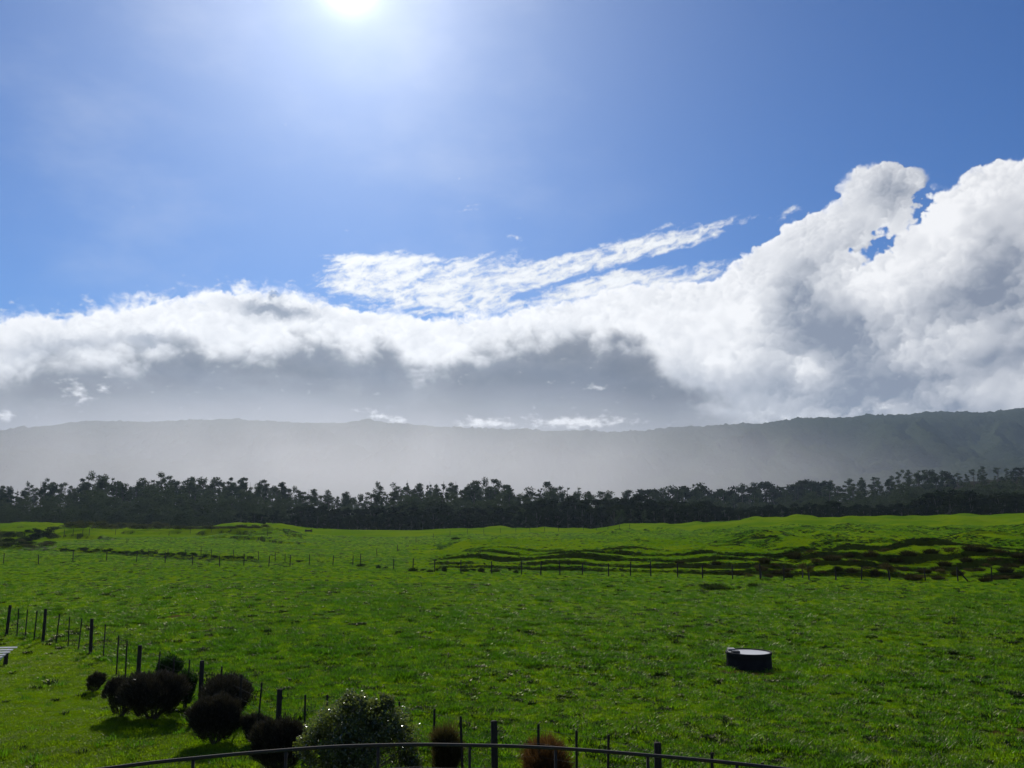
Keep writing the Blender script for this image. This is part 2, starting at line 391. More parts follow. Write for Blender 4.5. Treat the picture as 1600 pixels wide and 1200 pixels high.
def height(x, y):
    x = np.asarray(x, float); y = np.asarray(y, float)
    d = np.hypot(x, y)
    z = 0.25 * vf(x / 22, y / 22, 3, 3) * sm(d, 12, 40) + 0.5 * vf(x / 60, y / 90, 5, 2) * sm(d, 90, 200)
    s = y - foot_y(x) + 1.2 * vnoise(x / 9, y / 30, 9)
    k = x / np.maximum(y, 1.0)                                    # across the valley
    w = sm(k, -0.12, -0.04)                                        # the terrace grows towards +X
    strong = 0.72 + 0.36 * sm(k, 0.10, 0.40)
    # worn steps of the bank
    n0 = vf(x / 11, y / 16, 21, 3) ; n1 = vf(x / 3.2, y / 5, 25, 3)
    def step(pos, amp, wid, wig, seed):
        q = s - pos - wig * vf(x / 12, y / 40, seed, 4) - 0.9 * n1
        return amp * sm(q, 0, wid) * np.clip(1.05 + 1.5 * vf(x / 8, y / 25, seed + 3, 2), 0.1, 1.7)
    bank = step(3.5, .34, .32, 3.0, 31) + step(8, .44, .30, 4.5, 37) + step(13, .46, .30, 5, 43) + step(18.5, .42, .32, 5.5, 49) + step(26, .24, .4, 6, 53)
    z = z + bank * w * strong
    z = z + step(44, .34, .5, 8, 61) * sm(k, .22, .30) * 1.0 + step(52, .2, .6, 10, 67) * sm(k, .22, .34)
    # plain beyond, rising to a low crest, then falling away under the wood
    base_top = np.interp(k, CX_, CZ_)
    zfar = (base_top) * sm(y, 95, 285)
    z_now = 1.1 * w * strong * 1.35
    z = z + np.maximum(zfar - z_now * sm(y, 100, 200) , 0) * sm(s, 10, 60) * 1.0
    hump = 0.12 * vf(x / 34, y / 70, 71, 2) * sm(y, 150, 260)
    z = z + hump - 3.0 * sm(y, 290, 380) * sm(k, -0.3, 0.1)
    # old channel and slumped bank at the -X side
    wl = 1 - sm(k, -0.40, -0.16)
    q = s - 1.5 * vnoise(x / 14, 3.3, 81)
    z = z - 1.5 * np.exp(-((q - 6) / 5.5) ** 2) * (1 - sm(k, -0.30, -0.06)) * (0.35 + .65 * wl)
    z = z + step(70, .8, 3, 8, 83) * sm(-k, .16, .3) * .9 + step(40, .5, 2, 8, 87) * sm(-k, .44, .5) * 2.2
    z = z + step(55, .55, .8, 14, 91) * np.exp(-((k + .30) / .05) ** 2) * 1.3 + step(75, .45, .8, 14, 93) * np.exp(-((k + .28) / .05) ** 2)
    # low hummocks in the near paddock
    z = z + (-0.22 * np.exp(-((x + 40) / 22) ** 2 - ((y - 68) / 4.0) ** 2)) + 0.12 * vf(x / 5, y / 5, 95, 3) * sm(d, 14, 30) * (1 - sm(d, 100, 200))
    # wooded rise behind, at +X
    z = z + 34 * sm(k, .20, .62) * sm(y, 420, 760) + 8 * sm(y, 430, 900)
    return z
def H(x, y): return float(height(np.array([x]), np.array([y]))[0])
def at(px, py):
    """point where the ground is met by the line of sight"""
    d = ray(px, py); t = 5.0; lo = t
    ts = np.concatenate([np.linspace(8, 140, 1400), np.linspace(140.2, 900, 3000)])
    z = CAM_H + d.z * ts; g = height(d.x * ts, d.y * ts)
    i = np.argmax(z < g)
    if not (z < g).any(): i = np.argmin(z - g)
    return d.x * ts[i], d.y * ts[i], float(g[i])

# ------------------------------------------------------------------ ground sheet
def lumps(x, y, d):
    """sod-sized relief of the near pasture"""
    a = vf(x / 0.75, y / 0.75, 201, 4, .55); b = vf(x / 2.6, y / 2.6, 211, 3)
    return (0.105 * np.clip(a, -.25, 1) * (0.55 + 0.9 * np.clip(b + .3, 0, 1)) + .05 * b) * (1 - sm(d, 120, 220))
nr, nc = 640, 1300
rr = np.concatenate([[0.5, 4, 8], 10 * (430 / 10) ** np.linspace(0, 1, nr), np.arange(64, 122, .21), np.linspace(440, 5200, 60)]); rr = np.sort(rr)
th_ = np.linspace(R(-52), R(52), nc)
RR, TT = np.meshgrid(rr, th_, indexing='ij')
gx_, gy_ = RR * np.sin(TT), RR * np.cos(TT) + 0
gz_ = height(gx_, gy_) + lumps(gx_, gy_, RR) * sm(RR, 9, 14)
banky = sm(gy_ - foot_y(gx_), 0, 4) * (1 - sm(gy_ - foot_y(gx_), 34, 44)) * sm(gx_ / np.maximum(gy_, 1), 0.0, 0.25)
gz_ = gz_ + banky * (0.16 * vf(gx_ / 1.1, gy_ / 1.1, 221, 3) + .12 * np.clip(vf(gx_ / 2.6, gy_ / 2.2, 225, 3), 0, 1))
GV = np.stack([gx_, gy_, gz_], -1).reshape(-1, 3)

m = material('pasture'); p = geo()
sepn = T[0].nodes.new('ShaderNodeSeparateXYZ'); put(sepn.inputs[0], p)
YY = Nd(sepn.outputs[1])
nA = fbm(p, 0.055, 4, .55); nB = fbm(p, 0.5, 6, .65); nC = fbm(p, 5.0, 5, .7)
c = mixc(sstep(nA, .38, .64), (.058, .130, .003), (.100, .165, .005))
c = mixc(sstep(nB, .52, .72) * .75, c, (.042, .095, .005))
c = mixc(sstep(nC, .45, .75) * .5, c, (.15, .20, .010))
dirt = sstep(fbm(p, .33, 5, .6), .68, .74)
c = mixc(dirt * .8, c, (.075, .05, .028))
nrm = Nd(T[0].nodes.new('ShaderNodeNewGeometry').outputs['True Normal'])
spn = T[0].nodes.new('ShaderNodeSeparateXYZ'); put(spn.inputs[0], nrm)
scar_x, scar_y = flat(103, 852)
XX = Nd(sepn.outputs[0])
scar = sstep((XX - scar_x) * (XX - scar_x) * (1 / 20.0) + (YY - 165) * (YY - 165) * (1 / 900.0) + (nB - .5) * 1.5, 1.1, .6)
c = mixc(scar * .8, c, (.085, .080, .072))
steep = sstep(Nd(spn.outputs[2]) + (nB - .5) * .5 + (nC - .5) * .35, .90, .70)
c = mixc(steep * .9, c, mixc(nC, (.010, .018, .005), (.030, .040, .012)))  # steep bank faces go near-black green: their shade is put into the colour
for sx_, sy_, rad_, yst in ((-15.5, 41.9, 1.0, .5), (10.9, 19.4, .6, .45), (-0.8, 38.1, .35, .3), (7.25, 27.4, 1.1, .9)):
    q_ = (XX - sx_) * (XX - sx_) * (1 / rad_ ** 2) + (YY - sy_) * (YY - sy_) * (1 / rad_ ** 2) + (nC - .5) * 2.4
    c = mixc(sstep(q_, 1.1, .5) * .9, c, (.060, .036, .020))
bmp = bump(nC + nB * 1.2, .9, .12)
woods = sstep(YY + (nB - .5) * 12, 330, 338)                       # leaf litter under the wood
c = mixc(woods, c, (.020, .018, .010))
sh = mixs(.42, diffuse(c, bmp), translucent(hsv(c, .49, 1.1, 2.3)))
pasture = finish(m, sh)
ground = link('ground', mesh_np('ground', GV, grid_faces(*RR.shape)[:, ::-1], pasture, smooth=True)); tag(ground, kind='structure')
# strip behind the camera so the land goes on all round
bx = np.linspace(-1, 1, 60); 
th2 = np.linspace(R(52), R(308), 200); rr2 = np.concatenate([[0.5, 4, 8], 10 * (520 / 10) ** np.linspace(0, 1, 60)])
R2, T2 = np.meshgrid(rr2, th2, indexing='ij'); x2, y2 = R2 * np.sin(T2), R2 * np.cos(T2)
z2 = 0.25 * vf(x2 / 22, y2 / 22, 3, 3) * sm(R2, 12, 40); 
zb = height(np.maximum(x2, x2), np.maximum(y2, 1.0)) * np.exp(-np.minimum(np.abs(T2 - R(52)), np.abs(R(308) - T2)) * 6)
wb = np.exp(-np.minimum(np.abs(T2 - R(52)), np.abs(R(308) - T2)) * 6)
z2 = z2 * (1 - wb) + zb
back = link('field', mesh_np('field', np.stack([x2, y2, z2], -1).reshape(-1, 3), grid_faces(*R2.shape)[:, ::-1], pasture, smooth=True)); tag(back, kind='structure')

# ------------------------------------------------------------------ hills
m = material('forested_hill'); p = geo()
v1 = voro(p, .055, 2, .5, .6); v2 = fbm(p, .012, 5, .6); v3 = fbm(p, .16, 4, .65)
c = mixc(v2, (.014, .024, .012), (.034, .044, .022)); c = mixc(sstep(v1, .2, .7) * .8, (.042, .054, .028), c)
hill_mat = finish(m, diffuse(c, bump(v1 * -1.0 + v3 * .8, 1.0, 9.0)))
def ridge_mesh(name, pts, dist, depth, seed, rel, nx=1500, ny=150):
    ks = np.array([(ray(px, 815).x / ray(px, 815).y) for px, _ in pts]); 
    zs = np.array([CAM_H + dist * (ray(px, py).z / ray(px, py).y) for px, py in pts])
    k = np.linspace(-1.0, 1.0, nx)
    crest = np.interp(k, ks, zs)
    kk, tt = np.meshgrid(k, np.linspace(-1, .55, ny), indexing='ij')
    yy = dist + tt * depth; xx = kk * dist * (1 + 0 * tt)
    cr = crest[:, None] + 0 * tt
    front = sm(tt, -1, 0) ** .8
    back_ = 1 - .5 * sm(tt, 0, .55)
    sp = vf(xx / 330, yy / 900, seed, 4, .5)
    gul = 1 - np.abs(vf(xx / 260 + .4 * vf(xx / 300, yy / 300, seed + 9, 2), yy / 1000, seed + 5, 4, .5)) * 1.6
    z = cr * front * back_ + rel * (gul - .9 + sp * .6) * np.sin(np.clip(tt + 1, 0, 1) * math.pi) * (1 - sm(tt, -.5, -.15))
    z = z + 9.0 * vf(xx / 95, yy / 200, seed + 40, 2) + 12.0 * vf(xx / 24, yy / 26, seed + 20, 3, .6) + 3.0 * np.abs(vf(xx / 9, yy / 9, seed + 30, 2)) * 2 - 6
    return link(name, mesh_np(name, np.stack([xx, yy, z], -1).reshape(-1, 3), grid_faces(nx, ny)[:, ::-1][:, ::-1], hill_mat, smooth=True))
MAIN = [(-700, 690), (-300, 700), (-150, 700), (0, 686), (60, 684), (110, 672), (150, 662), (230, 663), (360, 659), (480, 664), (540, 666), (585, 659), (640, 667), (740, 672), (860, 676), (1000, 677), (1080, 669), (1150, 666), (1230, 659), (1300, 655), (1400, 651), (1440, 648), (1500, 648), (1600, 641), (1750, 630), (2000, 640), (2400, 700)]
h1 = ridge_mesh('hills', MAIN, 3000, 1500, 301, 120); tag(h1, kind='structure')
LOW = [(-700, 700), (-200, 715), (0, 712), (60, 700), (150, 712), (300, 724), (420, 745), (560, 760), (700, 770), (900, 772), (1100, 765), (1300, 745), (1450, 730), (1600, 715), (1800, 700), (2400, 700)]
h2_ = ridge_mesh('hills.001', LOW, 2000, 700, 401, 30, 1100, 100); tag(h2_, kind='structure')

# ------------------------------------------------------------------ haze
HZ_TOP = 480.0
bpy.ops.mesh.primitive_cube_add(size=1, location=(0, 2400, (HZ_TOP - 40) / 2))
hz = bpy.context.object; hz.name = 'haze'; hz.data.name = 'haze'; hz.scale = (11600, 6200, HZ_TOP + 40)
tag(hz, 'thin bright mist lying over the valley and veiling the hills', 'haze', kind='stuff')
m = bpy.data.materials.new('haze'); m.use_nodes = True; m.node_tree.nodes.clear()
pv = m.node_tree.nodes.new('ShaderNodeVolumePrincipled'); mo = m.node_tree.nodes.new('ShaderNodeOutputMaterial')
pv.inputs['Color'].default_value = (.60, .78, 1.0, 1); pv.inputs['Density'].default_value = 6.5e-5; pv.inputs['Anisotropy'].default_value = 0.5
m.node_tree.links.new(pv.outputs[0], mo.inputs['Volume']); hz.data.materials.append(m)

# bank of mist drifting in front of the hills, thick towards -X and thinning to nothing towards +X
nk, ne = 110, 64
mk = np.linspace(-1.15, .62, nk); me_ = np.linspace(0, 1, ne)
KK, EE = np.meshgrid(mk, me_, indexing='ij')
topz = np.interp(KK, [-1.2, -.5, 0, .2, .4, .62], [262, 258, 250, 225, 180, 110]) + 9 * vf(KK * 9, KK * 0 + 1.5, 501, 3)
thick = np.interp(KK, [-1.2, -.55, -.3, -.1, .1, .25, .4, .62], [330, 420, 620, 640, 520, 330, 120, 1])
prof_e = (1 - sm(EE, .08, 1.0)) * (1 - .30 * np.exp(-EE / .12))
th_m = thick * prof_e * (1 + .35 * vf(KK * 7, EE * 2.2, 511, 3)) * sm(1.15 + KK, 0, .08) + .0
th_m[0] = 0; th_m[-1] = 0; th_m[:, -1] = 0
yc = 1330.0
zz = -8 + (topz + 8) * EE
def side(sg):
    y_ = yc + sg * th_m / 2
    return np.stack([KK * y_, y_, zz], -1).reshape(-1, 3)
Vm = np.concatenate([side(-1), side(1)]); fa = grid_faces(nk, ne)
b0 = np.arange(nk - 1) * ne; b1 = b0 + ne; off = nk * ne
bot = np.stack([b0, b1, b1 + off, b0 + off], -1)
Fm = np.concatenate([fa, fa[:, ::-1] + off, bot])
mme = mesh_np('mist', Vm, Fm); bmx = bmesh.new(); bmx.from_mesh(mme); bmesh.ops.remove_doubles(bmx, verts=bmx.verts, dist=.02); bmesh.ops.recalc_face_normals(bmx, faces=bmx.faces); bmx.to_mesh(mme); bmx.free()
mist = link('mist', mme); tag(mist, 'bank of pale drifting mist hanging between the wood and the hills', 'mist', kind='stuff')
m = bpy.data.materials.new('mist'); m.use_nodes = True; m.node_tree.nodes.clear()
pv = m.node_tree.nodes.new('ShaderNodeVolumePrincipled'); mo = m.node_tree.nodes.new('ShaderNodeOutputMaterial')
pv.inputs['Color'].default_value = (.96, .965, 1.0, 1); pv.inputs['Density'].default_value = 1.95e-3; pv.inputs['Anisotropy'].default_value = 0.45
m.node_tree.links.new(pv.outputs[0], mo.inputs['Volume']); mme.materials.clear(); mme.materials.append(m)


# ------------------------------------------------------------------ foliage materials
def leaf_material(name, c1, c2, tr=(.10, .16, .02), ftr=.3, rough=.6, spec=.2, per='obj'):
    m = material(name)
    r = orand() if per == 'obj' else island()
    r2 = island()
    c = mixc(r, c1, c2); c = hsv(c, .5, 1.0, r2 * .7 + .62)
    base = diffuse(c) if spec <= .2 else principled(c, rough, spec)
    return finish(m, mixs(ftr, base, translucent(mixc(.5, c, tr))))
M_FOREST = leaf_material('forest_leaves', (.016, .030, .015), (.058, .074, .034), (.06, .10, .03), .25, .6, .15)
M_DARKTREE = leaf_material('dark_leaves', (.008, .017, .007), (.026, .036, .012), (.03, .05, .01), .2, .6, .12)
M_SCRUB = leaf_material('scrub_leaves', (.045, .060, .018), (.085, .085, .032), (.12, .14, .04), .3, .6, .15)
M_HEBE = leaf_material('fine_dark_foliage', (.012, .012, .008), (.040, .034, .022), (.05, .045, .02), .22, .5, .25, 'isl')
M_GREENB = leaf_material('green_foliage', (.012, .030, .010), (.02, .045, .012), (.04, .10, .01), .3, .5, .2, 'isl')
M_GLOSSY = leaf_material('glossy_leaves', (.026, .040, .009), (.10, .125, .035), (.26, .34, .04), .42, .2, 1.0, 'isl')
M_RUST = leaf_material('rusty_sedge', (.050, .028, .012), (.09, .05, .022), (.18, .09, .02), .4, .5, .2, 'isl')
M_BROWNG = leaf_material('brown_sedge', (.034, .028, .010), (.07, .060, .022), (.14, .12, .03), .35, .5, .2, 'isl')
M_RUSH = leaf_material('rushes', (.022, .026, .009), (.055, .045, .018), (.07, .07, .015), .2, .6, .15)
M_RUSHG = leaf_material('green_rushes', (.016, .032, .007), (.032, .048, .010), (.06, .10, .015), .25, .6, .15)
m = material('bark'); p = objc(); M_BARK = finish(m, principled(mixc(fbm(p, 3, 4), (.05, .045, .038), (.13, .12, .105)), .9, .1))

def rnd_unit(n, g): v = g.normal(size=(n, 3)); return v / np.linalg.norm(v, axis=1, keepdims=True)
def cards(C, s, g, up=0.0, aspect=1.0, N=None):
    """leaf cards (quads) of half size s at centres C"""
    n = len(C); a = rnd_unit(n, g) if N is None else N
    b = np.cross(a, rnd_unit(n, g)); b /= np.linalg.norm(b, axis=1, keepdims=True) + 1e-9
    c = np.cross(a, b); s = np.broadcast_to(np.asarray(s), (n,))[:, None]
    b = b * s; c = c * s * aspect
    V = np.stack([C - b, C - c * .6, C + b, C + c * .6], 1).reshape(-1, 3)
    return V, np.arange(4 * n).reshape(n, 4)
def join(parts):
    Vs, Fs, o = [], [], 0
    for V, Fq in parts: Vs.append(V); Fs.append(Fq + o); o += len(V)
    return np.concatenate(Vs), np.concatenate(Fs)
def clump_pts(c, rad, n, g, shell=.55):
    u = rnd_unit(n, g); r = (shell + (1 - shell) * g.random(n)) ** 1.0
    r = r * (1 + .22 * np.sin(u[:, 0] * 5 + c[0]) * np.cos(u[:, 2] * 4 + c[1]))
    return np.asarray(c) + u * r[:, None] * np.asarray(rad)
def tube(pts, rads, k=6):
    """tapered tube through points"""
    P_ = [Vector(p) for p in pts]; V = []; 
    for i, p in enumerate(P_):
        t = (P_[min(i + 1, len(P_) - 1)] - P_[max(i - 1, 0)]).normalized()
        x = t.cross(Vector((0.31, 0.95, 0.05))).normalized(); y = t.cross(x)
        for j in range(k):
            a = 6.2831853 * j / k; V.append(p + (x * math.cos(a) + y * math.sin(a)) * rads[i])
    Fs = []
    for i in range(len(P_) - 1):
        for j in range(k): Fs.append((i * k + j, i * k + (j + 1) % k, (i + 1) * k + (j + 1) % k, (i + 1) * k + j))
    V.append(P_[0]); V.append(P_[-1]); a, b = len(V) - 2, len(V) - 1
    for j in range(0, k, 1):
        Fs.append((a, (j + 1) % k, j, j)) ; Fs.append((b, (len(P_) - 1) * k + j, (len(P_) - 1) * k + (j + 1) % k, (len(P_) - 1) * k + (j + 1) % k))
    return np.array([tuple(v) for v in V]), np.array(Fs)
def mesh_any(name, V, Fq, mat, smooth=False):
    """like mesh_np but a repeated last index makes a triangle"""
    me = bpy.data.meshes.new(name)
    me.from_pydata([tuple(v) for v in V], [], [tuple(f[:3]) if f[2] == f[3] else tuple(f) for f in Fq.tolist()])
    me.materials.append(mat); me.polygons.foreach_set('use_smooth', np.full(len(me.polygons), smooth)); me.update(); return me

# unit-height trees; copies scale them
def make_tree(kind, seed):
    g = np.random.default_rng(seed); cp, tp = [], []
    lean = g.normal(0, .02, 2)
    if kind == 'tall_tree':                      # bare stem, flat broken tiers of foliage at the top
        nlow = g.integers(0, 3); n = g.integers(6, 12); zb = g.uniform(.45, .62)
        stem = [(lean[0] * z * 2, lean[1] * z * 2, z) for z in (0, .3, .6, .93)]
        tp.append(tube(stem, [.020, .016, .011, .004]))
        for i in range(n):
            z = zb + (1 - zb) * (i + .5) / n + g.normal(0, .015); a = g.uniform(0, 6.28); w = .13 * (1 - .45 * abs(z - .82) / .3)
            r = g.uniform(.15, 1.0) * w * 1.25
            c = (stem[1][0] + math.cos(a) * r, math.sin(a) * r, min(z, .965))
            rad = (g.uniform(.05, .095), g.uniform(.05, .095), g.uniform(.034, .070))
            cp.append(cards(clump_pts(c, rad, 110, g, .3), g.uniform(.010, .018, 110), g))
            tp.append(tube([(lean[0] * z, lean[1] * z, z - .10), ((c[0]) * .6, c[1] * .6, z - .05), c], [.006, .004, .002], 4))
        for i in range(nlow):
            z = g.uniform(.25, .5); a = g.uniform(0, 6.28); c = (math.cos(a) * .06, math.sin(a) * .06, z)
            cp.append(cards(clump_pts(c, (.07, .07, .05), 80, g, .3), g.uniform(.008, .014, 80), g))
    elif kind == 'forest_tree':                  # leafy nearly to the ground, ragged oval head
        tp.append(tube([(0, 0, 0), (lean[0], lean[1], .45), (lean[0] * 2, lean[1] * 2, .9)], [.022, .014, .004]))
        n = g.integers(15, 22)
        for i in range(n):
            z = .16 + .80 * (i + g.random()) / n; w = .17 * math.sin(min(1, (1.06 - z) / .62) * 1.45) + .015
            a = g.uniform(0, 6.28); r = g.uniform(.2, 1) * w
            c = (lean[0] * 2 * z + math.cos(a) * r, lean[1] * 2 * z + math.sin(a) * r, min(z, .955)); s = g.uniform(.055, .105)
            cp.append(cards(clump_pts(c, (s, s, s * .7), 120, g, .35), g.uniform(.011, .021, 120), g))
            if i % 3 == 0: tp.append(tube([(0, 0, max(z - .15, .05)), c], [.007, .002], 4))
    elif kind == 'slender_tree':                 # thin, gappy, few tufts
        tp.append(tube([(0, 0, 0), (lean[0], lean[1], .5), (lean[0] * 3, lean[1] * 3, 1.0)], [.016, .010, .002]))
        for i in range(g.integers(9, 13)):
            z = g.uniform(.42, .98); a = g.uniform(0, 6.28); r = g.uniform(.0, .055) * (1.25 - z) * 2; c = (lean[0] * 3 * z + math.cos(a) * r, lean[1] * 3 * z + math.sin(a) * r, z)
            s = g.uniform(.022, .042)
            cp.append(cards(clump_pts(c, (s, s, s * .8), 60, g, .2), g.uniform(.009, .016, 60), g))
            tp.append(tube([(lean[0] * z * 2, lean[1] * z * 2, z - .05), c], [.004, .0015], 4))
    else:                                         # rounded_tree: broad dome leafy to the grass
        tp.append(tube([(0, 0, 0), (0, 0, .4), (.02, 0, .75)], [.035, .025, .01]))
        n = g.integers(22, 30)
        for i in range(n):
            z = g.uniform(.10, .92); w = .42 * math.sqrt(max(0.02, 1 - ((z - .35) / .62) ** 2))
            a = g.uniform(0, 6.28); r = math.sqrt(g.random()) * w; s = g.uniform(.09, .16)
            c = (math.cos(a) * r, math.sin(a) * r, min(z, .99 - s * .75))
            cp.append(cards(clump_pts(c, (s, s, s * .75), 100, g, .45), g.uniform(.022, .040, 100), g))
            if i % 4 == 0: tp.append(tube([(0, 0, .15), (c[0] * .6, c[1] * .6, c[2] * .8), c], [.014, .008, .003], 4))
    V, Fq = join(cp); Vt, Ft = join(tp)
    return V, Fq, Vt, Ft
VAR = {}
for kind, nvar, mat in (('tall_tree', 11, M_FOREST), ('forest_tree', 12, M_FOREST), ('slender_tree', 8, M_FOREST), ('rounded_tree', 8, M_DARKTREE)):
    for i in range(nvar):
        V, Fq, Vt, Ft = make_tree(kind, 900 + i * 7 + len(kind))
        VAR.setdefault(kind, []).append((mesh_np('crown', V, Fq, mat), mesh_any('trunk', Vt, Ft, M_BARK), V, Fq))
TREES = []
def tree(kind, x, y, h, label, group, wide=1.0):
    i = rng.integers(len(VAR[kind])); cm, tm = VAR[kind][i][:2]
    t = empty(kind, (x, y, H(x, y) - .15), rng.uniform(0, 6.28)); t.scale = (h * wide * rng.uniform(.85, 1.2), h * wide * rng.uniform(.85, 1.2), h)
    link('crown', cm, t); link('trunk', tm, t)
    tag(t, label, 'tree', group); TREES.append(t); return t
def tree_px(kind, px, ytop, dist, label, group, wide=1.0):
    """a tree standing dist metres down the valley whose tip reaches the photo's skyline at (px, ytop)"""
    d = ray(px, ytop); k = dist / d.y; x = d.x * k; z = CAM_H + d.z * k
    h = max(4.0, z - H(x, dist)); return tree(kind, x, dist, h, label, group, wide)

def zone(px):
    for lim, t in ((85, 'over the scrub bank'), (200, 'over the pale scrub'), (330, 'over the valley slope'), (460, 'over the stepped scars'), (560, 'over the crest feeder'),
                   (700, 'over the climbing fence'), (860, 'over the crest fence'), (1010, 'over the crest fence end'), (1160, 'at the wooded rise foot'), (1330, 'midway up the wooded rise'), (1480, 'on the wooded shoulder')):
        if px < lim: return t
    return 'high on the wooded rise'
# skyline trees, tips as in the photograph
SKY = [(5,757),(15,759),(30,764),(44,754),(57,762),(69,747),(80,752),(97,754),(112,757),(122,760),(132,746),(143,742),(154,738),(166,742),(175,745),(184,756),(192,750),(206,760),(216,752),(225,746),(238,748),(251,738),(265,743),(274,752),(282,748),(295,746),(305,743),(314,746),(321,748),(329,754),(337,745),(348,752),(360,744),(370,750),(379,745),(392,753),
       (407,750),(416,748),(427,758),(439,752),(447,757),(454,760),(467,763),(480,764),(489,763),(501,772),(509,765),(516,770),(528,774),(536,768),(547,768),(562,771),(571,773),(580,769),(594,753),(605,768),(616,755),(627,764),(636,749),(648,758),(657,753),(667,757),(675,751),(683,755),(691,751),(704,752),(716,752),(730,757),(740,750),(750,747),(764,759),(780,748),(792,755),
       (808,760),(825,760),(840,762),(854,751),(870,760),(887,760),(905,760),(920,765),(938,767),(955,766),(980,763),(1000,764),(1012,763),(1030,762),(1045,758),(1065,758),(1085,754),(1098,757),(1122,760),(1140,759),(1157,756),(1170,760),(1185,754),(1196,752),
       (1207,757),(1230,754),(1245,755),(1260,750),(1277,747),(1287,750),(1300,750),(1325,748),(1347,745),(1365,745),(1390,743),(1404,735),(1420,733),(1432,735),(1452,733),(1470,735),(1483,742),(1495,738),(1508,740),(1520,733),(1535,728),(1557,730),(1572,731),(1592,730),(1606,728),(1625,726),(1650,728),(-12,756),(-30,750),(-50,752)]
SHAPE = {'tall_tree': 'bare-stemmed flat-topped tree', 'forest_tree': 'leafy ragged oval tree', 'slender_tree': 'thin gappy spire tree', 'rounded_tree': 'round-headed dark tree'}
SPECIAL = {154: 'tallest broad-crowned tree of the hazy skyline, over the pale scrub patch', 251: 'high twin-tiered tree standing over the skyline above the green valley slope', 594: 'mushroom-topped tall tree, first of a pair rising alone on the skyline', 616: 'flat-topped tall tree, second of a pair rising alone on the skyline',
           636: 'thin mast-like tree with a tiny top tuft beside the pair of flat-topped trees', 854: 'round-headed tall tree rising alone over the long dark front row', 69: 'open branched tree with a forked thin top above the black scrub bank', 509: 'leaning small-headed tree at the gap in the skyline',
           1404: 'small lollipop-topped tree poking out where the foothill steepens', 1535: 'highest dark tree on the top of the foothill', 780: 'tall tree with a lopsided flat top behind the front row'}
for (px, yt) in SKY:
    if px < 520: kinds, dist = ['tall_tree', 'forest_tree', 'forest_tree', 'forest_tree', 'slender_tree'], rng.uniform(410, 470)
    elif px < 940: kinds, dist = ['tall_tree', 'forest_tree', 'forest_tree', 'slender_tree'], rng.uniform(400, 450)
    else: kinds, dist = ['forest_tree', 'forest_tree', 'tall_tree', 'rounded_tree'], np.interp(px, [940, 1200, 1600], [470, 620, 690]) + rng.uniform(-15, 15)
    k = kinds[rng.integers(len(kinds))]
    if px in (594, 616, 44, 69, 97, 154, 251, 780, 1404): k = 'tall_tree'
    if px in (636, 516): k = 'slender_tree'
    if px in (854,): k = 'forest_tree'
    lab = SPECIAL.get(px) or SHAPE[k] + ' on the skyline ' + zone(px)
    tree_px(k, px, yt, dist, lab, 'skyline trees of the far wood', rng.uniform(.8, 1.15) if px < 940 else rng.uniform(1.1, 1.6))
SX, SY = zip(*sorted(SKY))
# the next trees in, a little lower
for px in np.arange(-40, 1650, 13.5):
    px = px + rng.uniform(-5, 5); yt = np.interp(px, SX, SY) + rng.uniform(3, 14)
    dist = rng.uniform(370, 410) if px < 940 else np.interp(px, [940, 1200, 1600], [430, 540, 580]) + rng.uniform(-15, 15)
    k = 'forest_tree' if rng.random() < .8 else 'slender_tree'
    tree_px(k, px, yt, dist, SHAPE[k] + ' below the skyline ' + zone(px), 'inner trees of the far wood', rng.uniform(.95, 1.45))
# dark front row with rounded heads
FR = [(380, 800), (420, 790), (480, 786), (540, 786), (600, 784), (650, 782), (682, 779), (720, 788), (800, 786), (850, 775), (900, 773), (950, 770), (1000, 769), (1040, 775), (1070, 771), (1110, 782), (1200, 787), (1245, 782), (1300, 778), (1350, 786), (1400, 784), (1440, 776), (1478, 756), (1510, 764), (1550, 768), (1600, 760), (1650, 758)]
fx, fy = zip(*FR)
for row, (dd, dy) in enumerate(((336, 3), (306, 16))):
    for px in np.arange(372 + row * 6, 1640, 16.5):
        px = px + rng.uniform(-4, 4); yt = np.interp(px, fx, fy) + dy + rng.uniform(-3, 6)
        near = 'round-headed dark tree of the front row ' if row == 0 else 'low round dark tree at the grass edge '
        tree_px('rounded_tree', px, yt, dd + rng.uniform(-8, 8), near + zone(px).replace('over', 'beyond').replace('on the', 'below the').replace('high below', 'far below').replace('midway up', 'below'), 'dark front row of the wood', rng.uniform(.95, 1.5))
# the wood as a mass: all that cannot be told apart behind and between those
parts = []
g = np.random.default_rng(77)
def mass_tree(kind, x, y, h, w, ymul=1):
    V, Fq = VAR[kind][g.integers(len(VAR[kind]))][2:]
    a = g.uniform(0, 6.28); c, s = math.cos(a), math.sin(a); sel = g.random(len(Fq)) < .45
    Fs = Fq[sel]; V = V.reshape(-1, 4, 3)[sel].reshape(-1, 3)
    X = V * np.array([h * w, h * w, h]) * 1.0
    parts.append((np.stack([X[:, 0] * c - X[:, 1] * s + x, X[:, 0] * s + X[:, 1] * c + y, X[:, 2] + H(x, y)], -1), np.arange(len(V)).reshape(-1, 4)))
for px in np.arange(-60, 1660, 9.0):
    for r_ in range(3):
        p_ = px + g.uniform(-5, 5); yt = np.interp(p_, SX, SY) + g.uniform(16, 34) + 6 * r_
        dist = (g.uniform(345, 372) if p_ < 940 else np.interp(p_, [940, 1200, 1600], [370, 470, 500]) + g.uniform(-20, 20)) - r_ * 12
        if p_ > 940 and r_ == 2: dist -= 60
        d = ray(p_, yt); k = dist / d.y; x = d.x * k; z = CAM_H + d.z * k
        mass_tree('forest_tree', x, dist, max(5, z - H(x, dist)), 1.6)
